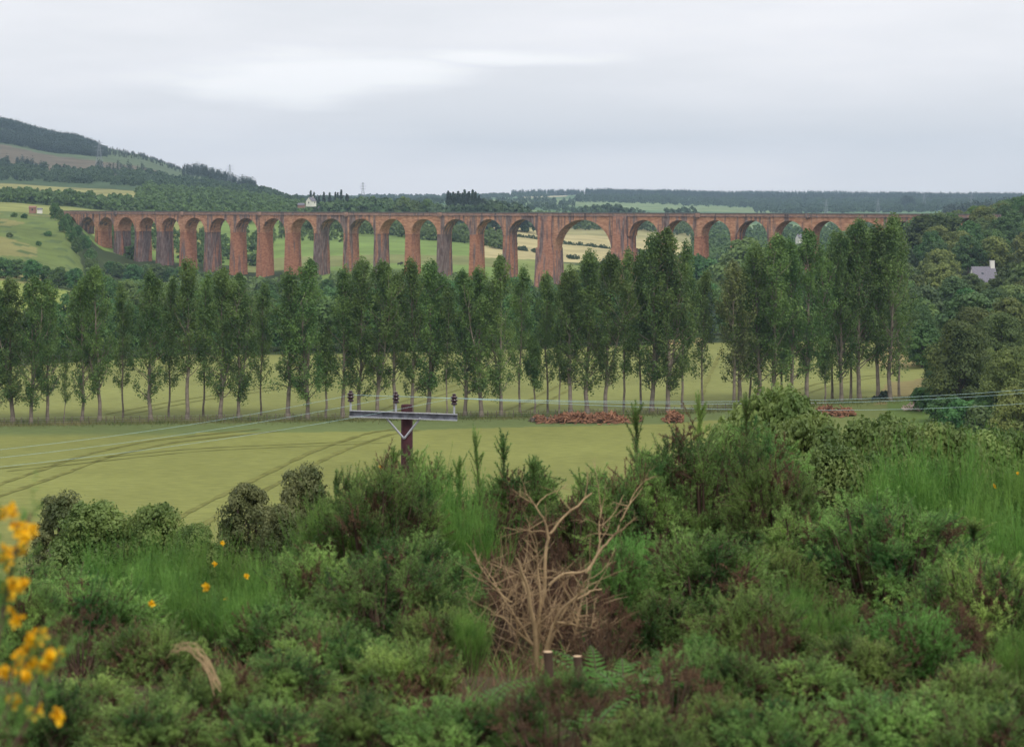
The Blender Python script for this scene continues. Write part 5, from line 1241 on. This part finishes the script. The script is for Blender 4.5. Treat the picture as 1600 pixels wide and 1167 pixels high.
for Pm in mains:
    for k in range(7):
        q = Pm[R.integers(len(Pm)//4, len(Pm))]; tp, tr_ = limb(q, R.normal(size=3)*np.array([1, .6, .6])+np.array([0, 0, .7]), R.uniform(.08, .26), .0028, .16, R, 5, .03); gm.add(*tube(tp, tr_, 4))
        for j in range(3):
            q2 = tp[R.integers(2, 5)]; t2, r2 = limb(q2, (tp[-1]-tp[0])+R.normal(size=3)*.12, R.uniform(.04, .1), .0015, .15, R, 3); gm.add(*tube(t2, r2, 3))
g.obj('branches', M['deadwood'], e, True)
g = Geo()
for k in range(120):
    a0 = R.uniform(-3.0, -.2); x0, y0 = 845+R.normal()*50, 985+R.normal()*38; ln = R.uniform(35, 130); a1 = a0+R.normal()*.4
    br([(x0, y0), (x0+cos(a0)*ln*.5, y0+sin(a0)*ln*.5), (x0+cos(a0)*ln*.5+cos(a1)*ln*.5, y0+sin(a0)*ln*.5+sin(a1)*ln*.5)], R.uniform(.0018, .0035), .0008, R.normal()*.3, g)
g.obj('twigs', M['twig'], e)
# cut stumps
for (x_, y_, s, lab) in [(856, 1018, .019, 'cut gorse stump with a pale top, left of the pair'), (902, 1025, .018, 'cut gorse stump with a pale top, right of the pair')]:
    Y = 8.6; p = W(x_, y_, Y); gz = float(slope_z(Y)); e2 = empty('cut_stump', (p[0], Y, gz)); tag(e2, lab, 'stump')
    g = Geo(); h = p[2]-gz; g.add(*tube([(-.01, 0, -.05), (.006, 0, h*.6), (0, 0, h)], [s*1.15, s, s], 10)); g.obj('stem', M['gorsewood'], e2, True)
    g = Geo(); v, f = lathe([(s*.98, h+.001), (.001, h+.004)], 12); g.add(v, f); g.obj('cut_face', M['cutwood'], e2)
# bramble and bracken leaves
def fern(px, ty, Y, n, lab, sc=1, m='bracken'):
    p = W(px, ty, Y); gz = float(slope_z(Y)); e2 = empty('bracken', (p[0], Y, gz)); tag(e2, lab, 'bracken'); h = max(.12, p[2]-gz); g = Geo(); st = Geo()
    for k in range(n):
        az = k*2.4+R.random(); tip = np.array([cos(az)*.42*sc, sin(az)*.42*sc, h*R.uniform(.5, .9)]); mid = np.array([cos(az)*.12*sc, sin(az)*.12*sc, h*.8])
        t = np.linspace(0, 1, 14)[:, None]; P = (1-t)**2*np.array([0, 0, -.02])+2*t*(1-t)*mid+t**2*tip; st.add(*tube(P, np.linspace(.004, .0015, 14), 4))
        d = unit(np.gradient(P, axis=0)); side = unit(np.cross(d, [0, 0, 1.])); nn_ = unit(np.cross(side, d))
        for q in range(4, 14):
            ll = .11*sc*(1-abs(q-6)/9.5)
            for s in (-1, 1):
                c = P[q]; dd = unit(side[q]*s+d[q]*.45); a_ = c; b_ = c+dd*ll; wv = d[q]*.017*sc
                g.add(np.array([a_-wv, a_+wv, b_+wv*.2-nn_[q]*.01, a_*.5+b_*.5-wv*1.1]), [(0, 1, 2, 3)])
    st.obj('stalks', M['gorsewood'], e2); g.obj('fronds', M[m], e2)
fern(935, 1008, 8.7, 7, 'bright green bracken beside the cut stumps', .55); fern(975, 1012, 8.5, 6, 'bright green bracken right of the stumps', .55); fern(1015, 1025, 8.3, 6, 'low bright bracken farther right of the stumps', .5); fern(745, 1045, 8.0, 6, 'bright bracken left of the dead shrub base', .5); fern(915, 1075, 7.6, 6, 'bracken at the bottom edge in the centre', .5)
# dry bent frond at lower left
g = Geo(); Yb = 7.5
for k in range(12):
    P = [W(x_+R.normal()*6, y_+R.normal()*6, Yb+k*.01) for x_, y_ in ((338, 1075), (322, 1035), (305, 1015), (285, 1010), (272, 1018))]
    g.add(*tube(P, np.linspace(.0022, .0008, 5), 5))
tag(g.obj('dry_frond', M['deadwood']), 'dry bent straw-coloured frond at the lower left', 'dead frond')
# flowering gorse close at the left edge
YF = 3.6
e = empty('flowering_gorse', (W(20, 1100, YF)[0], YF, float(slope_z(YF)))); tag(e, 'blurred gorse sprays with bright yellow flowers at the left edge', 'gorse')
org = np.array(e.location); rngf = np.random.default_rng(5)
sprays = [[(-60, 1400), (-30, 1150), (0, 980), (25, 860), (50, 800)], [(-60, 1400), (-20, 1180), (30, 1060), (60, 985)], [(-40, 1400), (0, 1200), (60, 1100), (95, 1020)], [(-90, 1400), (-60, 1100), (-25, 930), (-5, 800)], [(-80, 1350), (-20, 1100), (5, 940), (18, 890)]]
B, A_, LN = [], [], []; g = Geo()
for s in sprays:
    P = np.array([W(x_, y_, YF+rngf.normal()*.06)-org for x_, y_ in s]); g.add(*tube(P, np.linspace(.006, .002, len(P)), 5))
    t = np.linspace(.25, 1, 22)*(len(P)-1); Q = np.stack([np.interp(t, np.arange(len(P)), P[:, a]) for a in range(3)], 1); T = unit(np.gradient(Q, axis=0))
    for q, tt in zip(Q, T): B.append(q); A_.append(unit(tt+rngf.normal(size=3)*.5)); LN.append(.03+.04*rngf.random())
g.obj('stems', M['gorsewood'], e)
g = Geo(); g.add(*spines(np.array(B), np.array(A_), np.array(LN), 22, .02, .0011, rngf)); g.obj('foliage', M['gorse_young'], e)
def blossom(g, c, s, rng):
    for k in range(5):
        d = unit(rng.normal(size=3)+np.array([0, 0, .4])); a = unit(np.cross(d, rng.normal(size=3))); b2 = np.cross(d, a)
        pts = [c, c+d*s*.5+a*s*.38, c+d*s+a*s*.2+b2*s*.1, c+d*s-a*s*.2+b2*s*.1, c+d*s*.5-a*s*.38]; g.add(np.array(pts), [(0, 1, 2, 3, 4)])
for (x_, y_, n_) in [(20, 800, 4), (36, 838, 7), (47, 830, 6), (30, 826, 3), (14, 862, 4), (30, 862, 3), (11, 875, 5), (20, 915, 6), (33, 912, 5), (14, 922, 4), (25, 965, 4), (50, 1002, 5), (62, 995, 6), (48, 1012, 5), (30, 1030, 6), (32, 1045, 6), (50, 1040, 4), (80, 1030, 6), (92, 1024, 5), (75, 1042, 4), (5, 1050, 5), (40, 1058, 4), (3, 800, 3), (20, 1095, 5), (55, 1110, 5), (90, 1120, 4)]:
    g = Geo(); c = W(x_, y_, YF+rngf.normal()*.04)-org
    for k in range(n_*2): blossom(g, c+rngf.normal(size=3)*.005, .010, rngf)
    g.obj('flower', M['petal'], e)
# single flowers on the broom and gorse
fl = {}
hosts = [o for o in col.objects if o.name.startswith('broom_bush') or o.name.startswith('gorse_bush')]
bpy.context.view_layer.update()
for (x_, y_) in [(348, 849), (336, 882), (323, 917), (354, 935), (247, 944), (350, 1014), (236, 942), (384, 900), (595, 731), (702, 800), (1590, 740), (1555, 760)]:
    best = min(hosts, key=lambda o: abs(px_of(o.location[0], o.location[1])-x_)*1.0+.4*abs(HZ+(EYE-(o.location[2]+1.2*o.scale[2]*.6))*F/o.location[1]-y_))
    Y = best.location[1]-.62*best.scale[0]*.9; p = W(x_, y_, Y)
    g = Geo()
    for k in range(7): blossom(g, np.array(p)+rngf.normal(size=3)*.005, .012, rngf)
    o = g.obj('flower', M['petal'], best); o.matrix_parent_inverse = best.matrix_world.inverted()
# undergrowth
n = 26000; Yr = R.uniform(6.3, 16, n); X = R.uniform(-.27, .27, n)*Yr
blades('undergrowth', np.stack([X, Yr, slope_z(Yr)-.02], 1), .10, .003, M['dead'], 'dry brown needles, stalks and litter under the gorse', .8)
n = 6000; Yr = R.uniform(6.3, 14, n); X = R.uniform(-.27, .27, n)*Yr
blades('grass', np.stack([X, Yr, slope_z(Yr)-.02], 1), .13, .0028, M['broom'], 'thin green grass between the gorse bushes', .5)

# ------------------------------------------------------------------ haze
g = Geo(); v, f = box(-5700, 5700, -120, 8100, -13, 245); g.add(v, f)
m, nt, out = mat('haze_air')
pv = nn(nt, 'ShaderNodeVolumePrincipled'); pv.inputs['Color'].default_value = (.58, .79, 1, 1); pv.inputs['Density'].default_value = 8.5e-5; pv.inputs['Anisotropy'].default_value = .2
L(nt, pv.outputs[0], out.inputs['Volume'])
tag(g.obj('haze', m), kind='stuff')
print('objects', len(col.objects), 'wood', cnt)
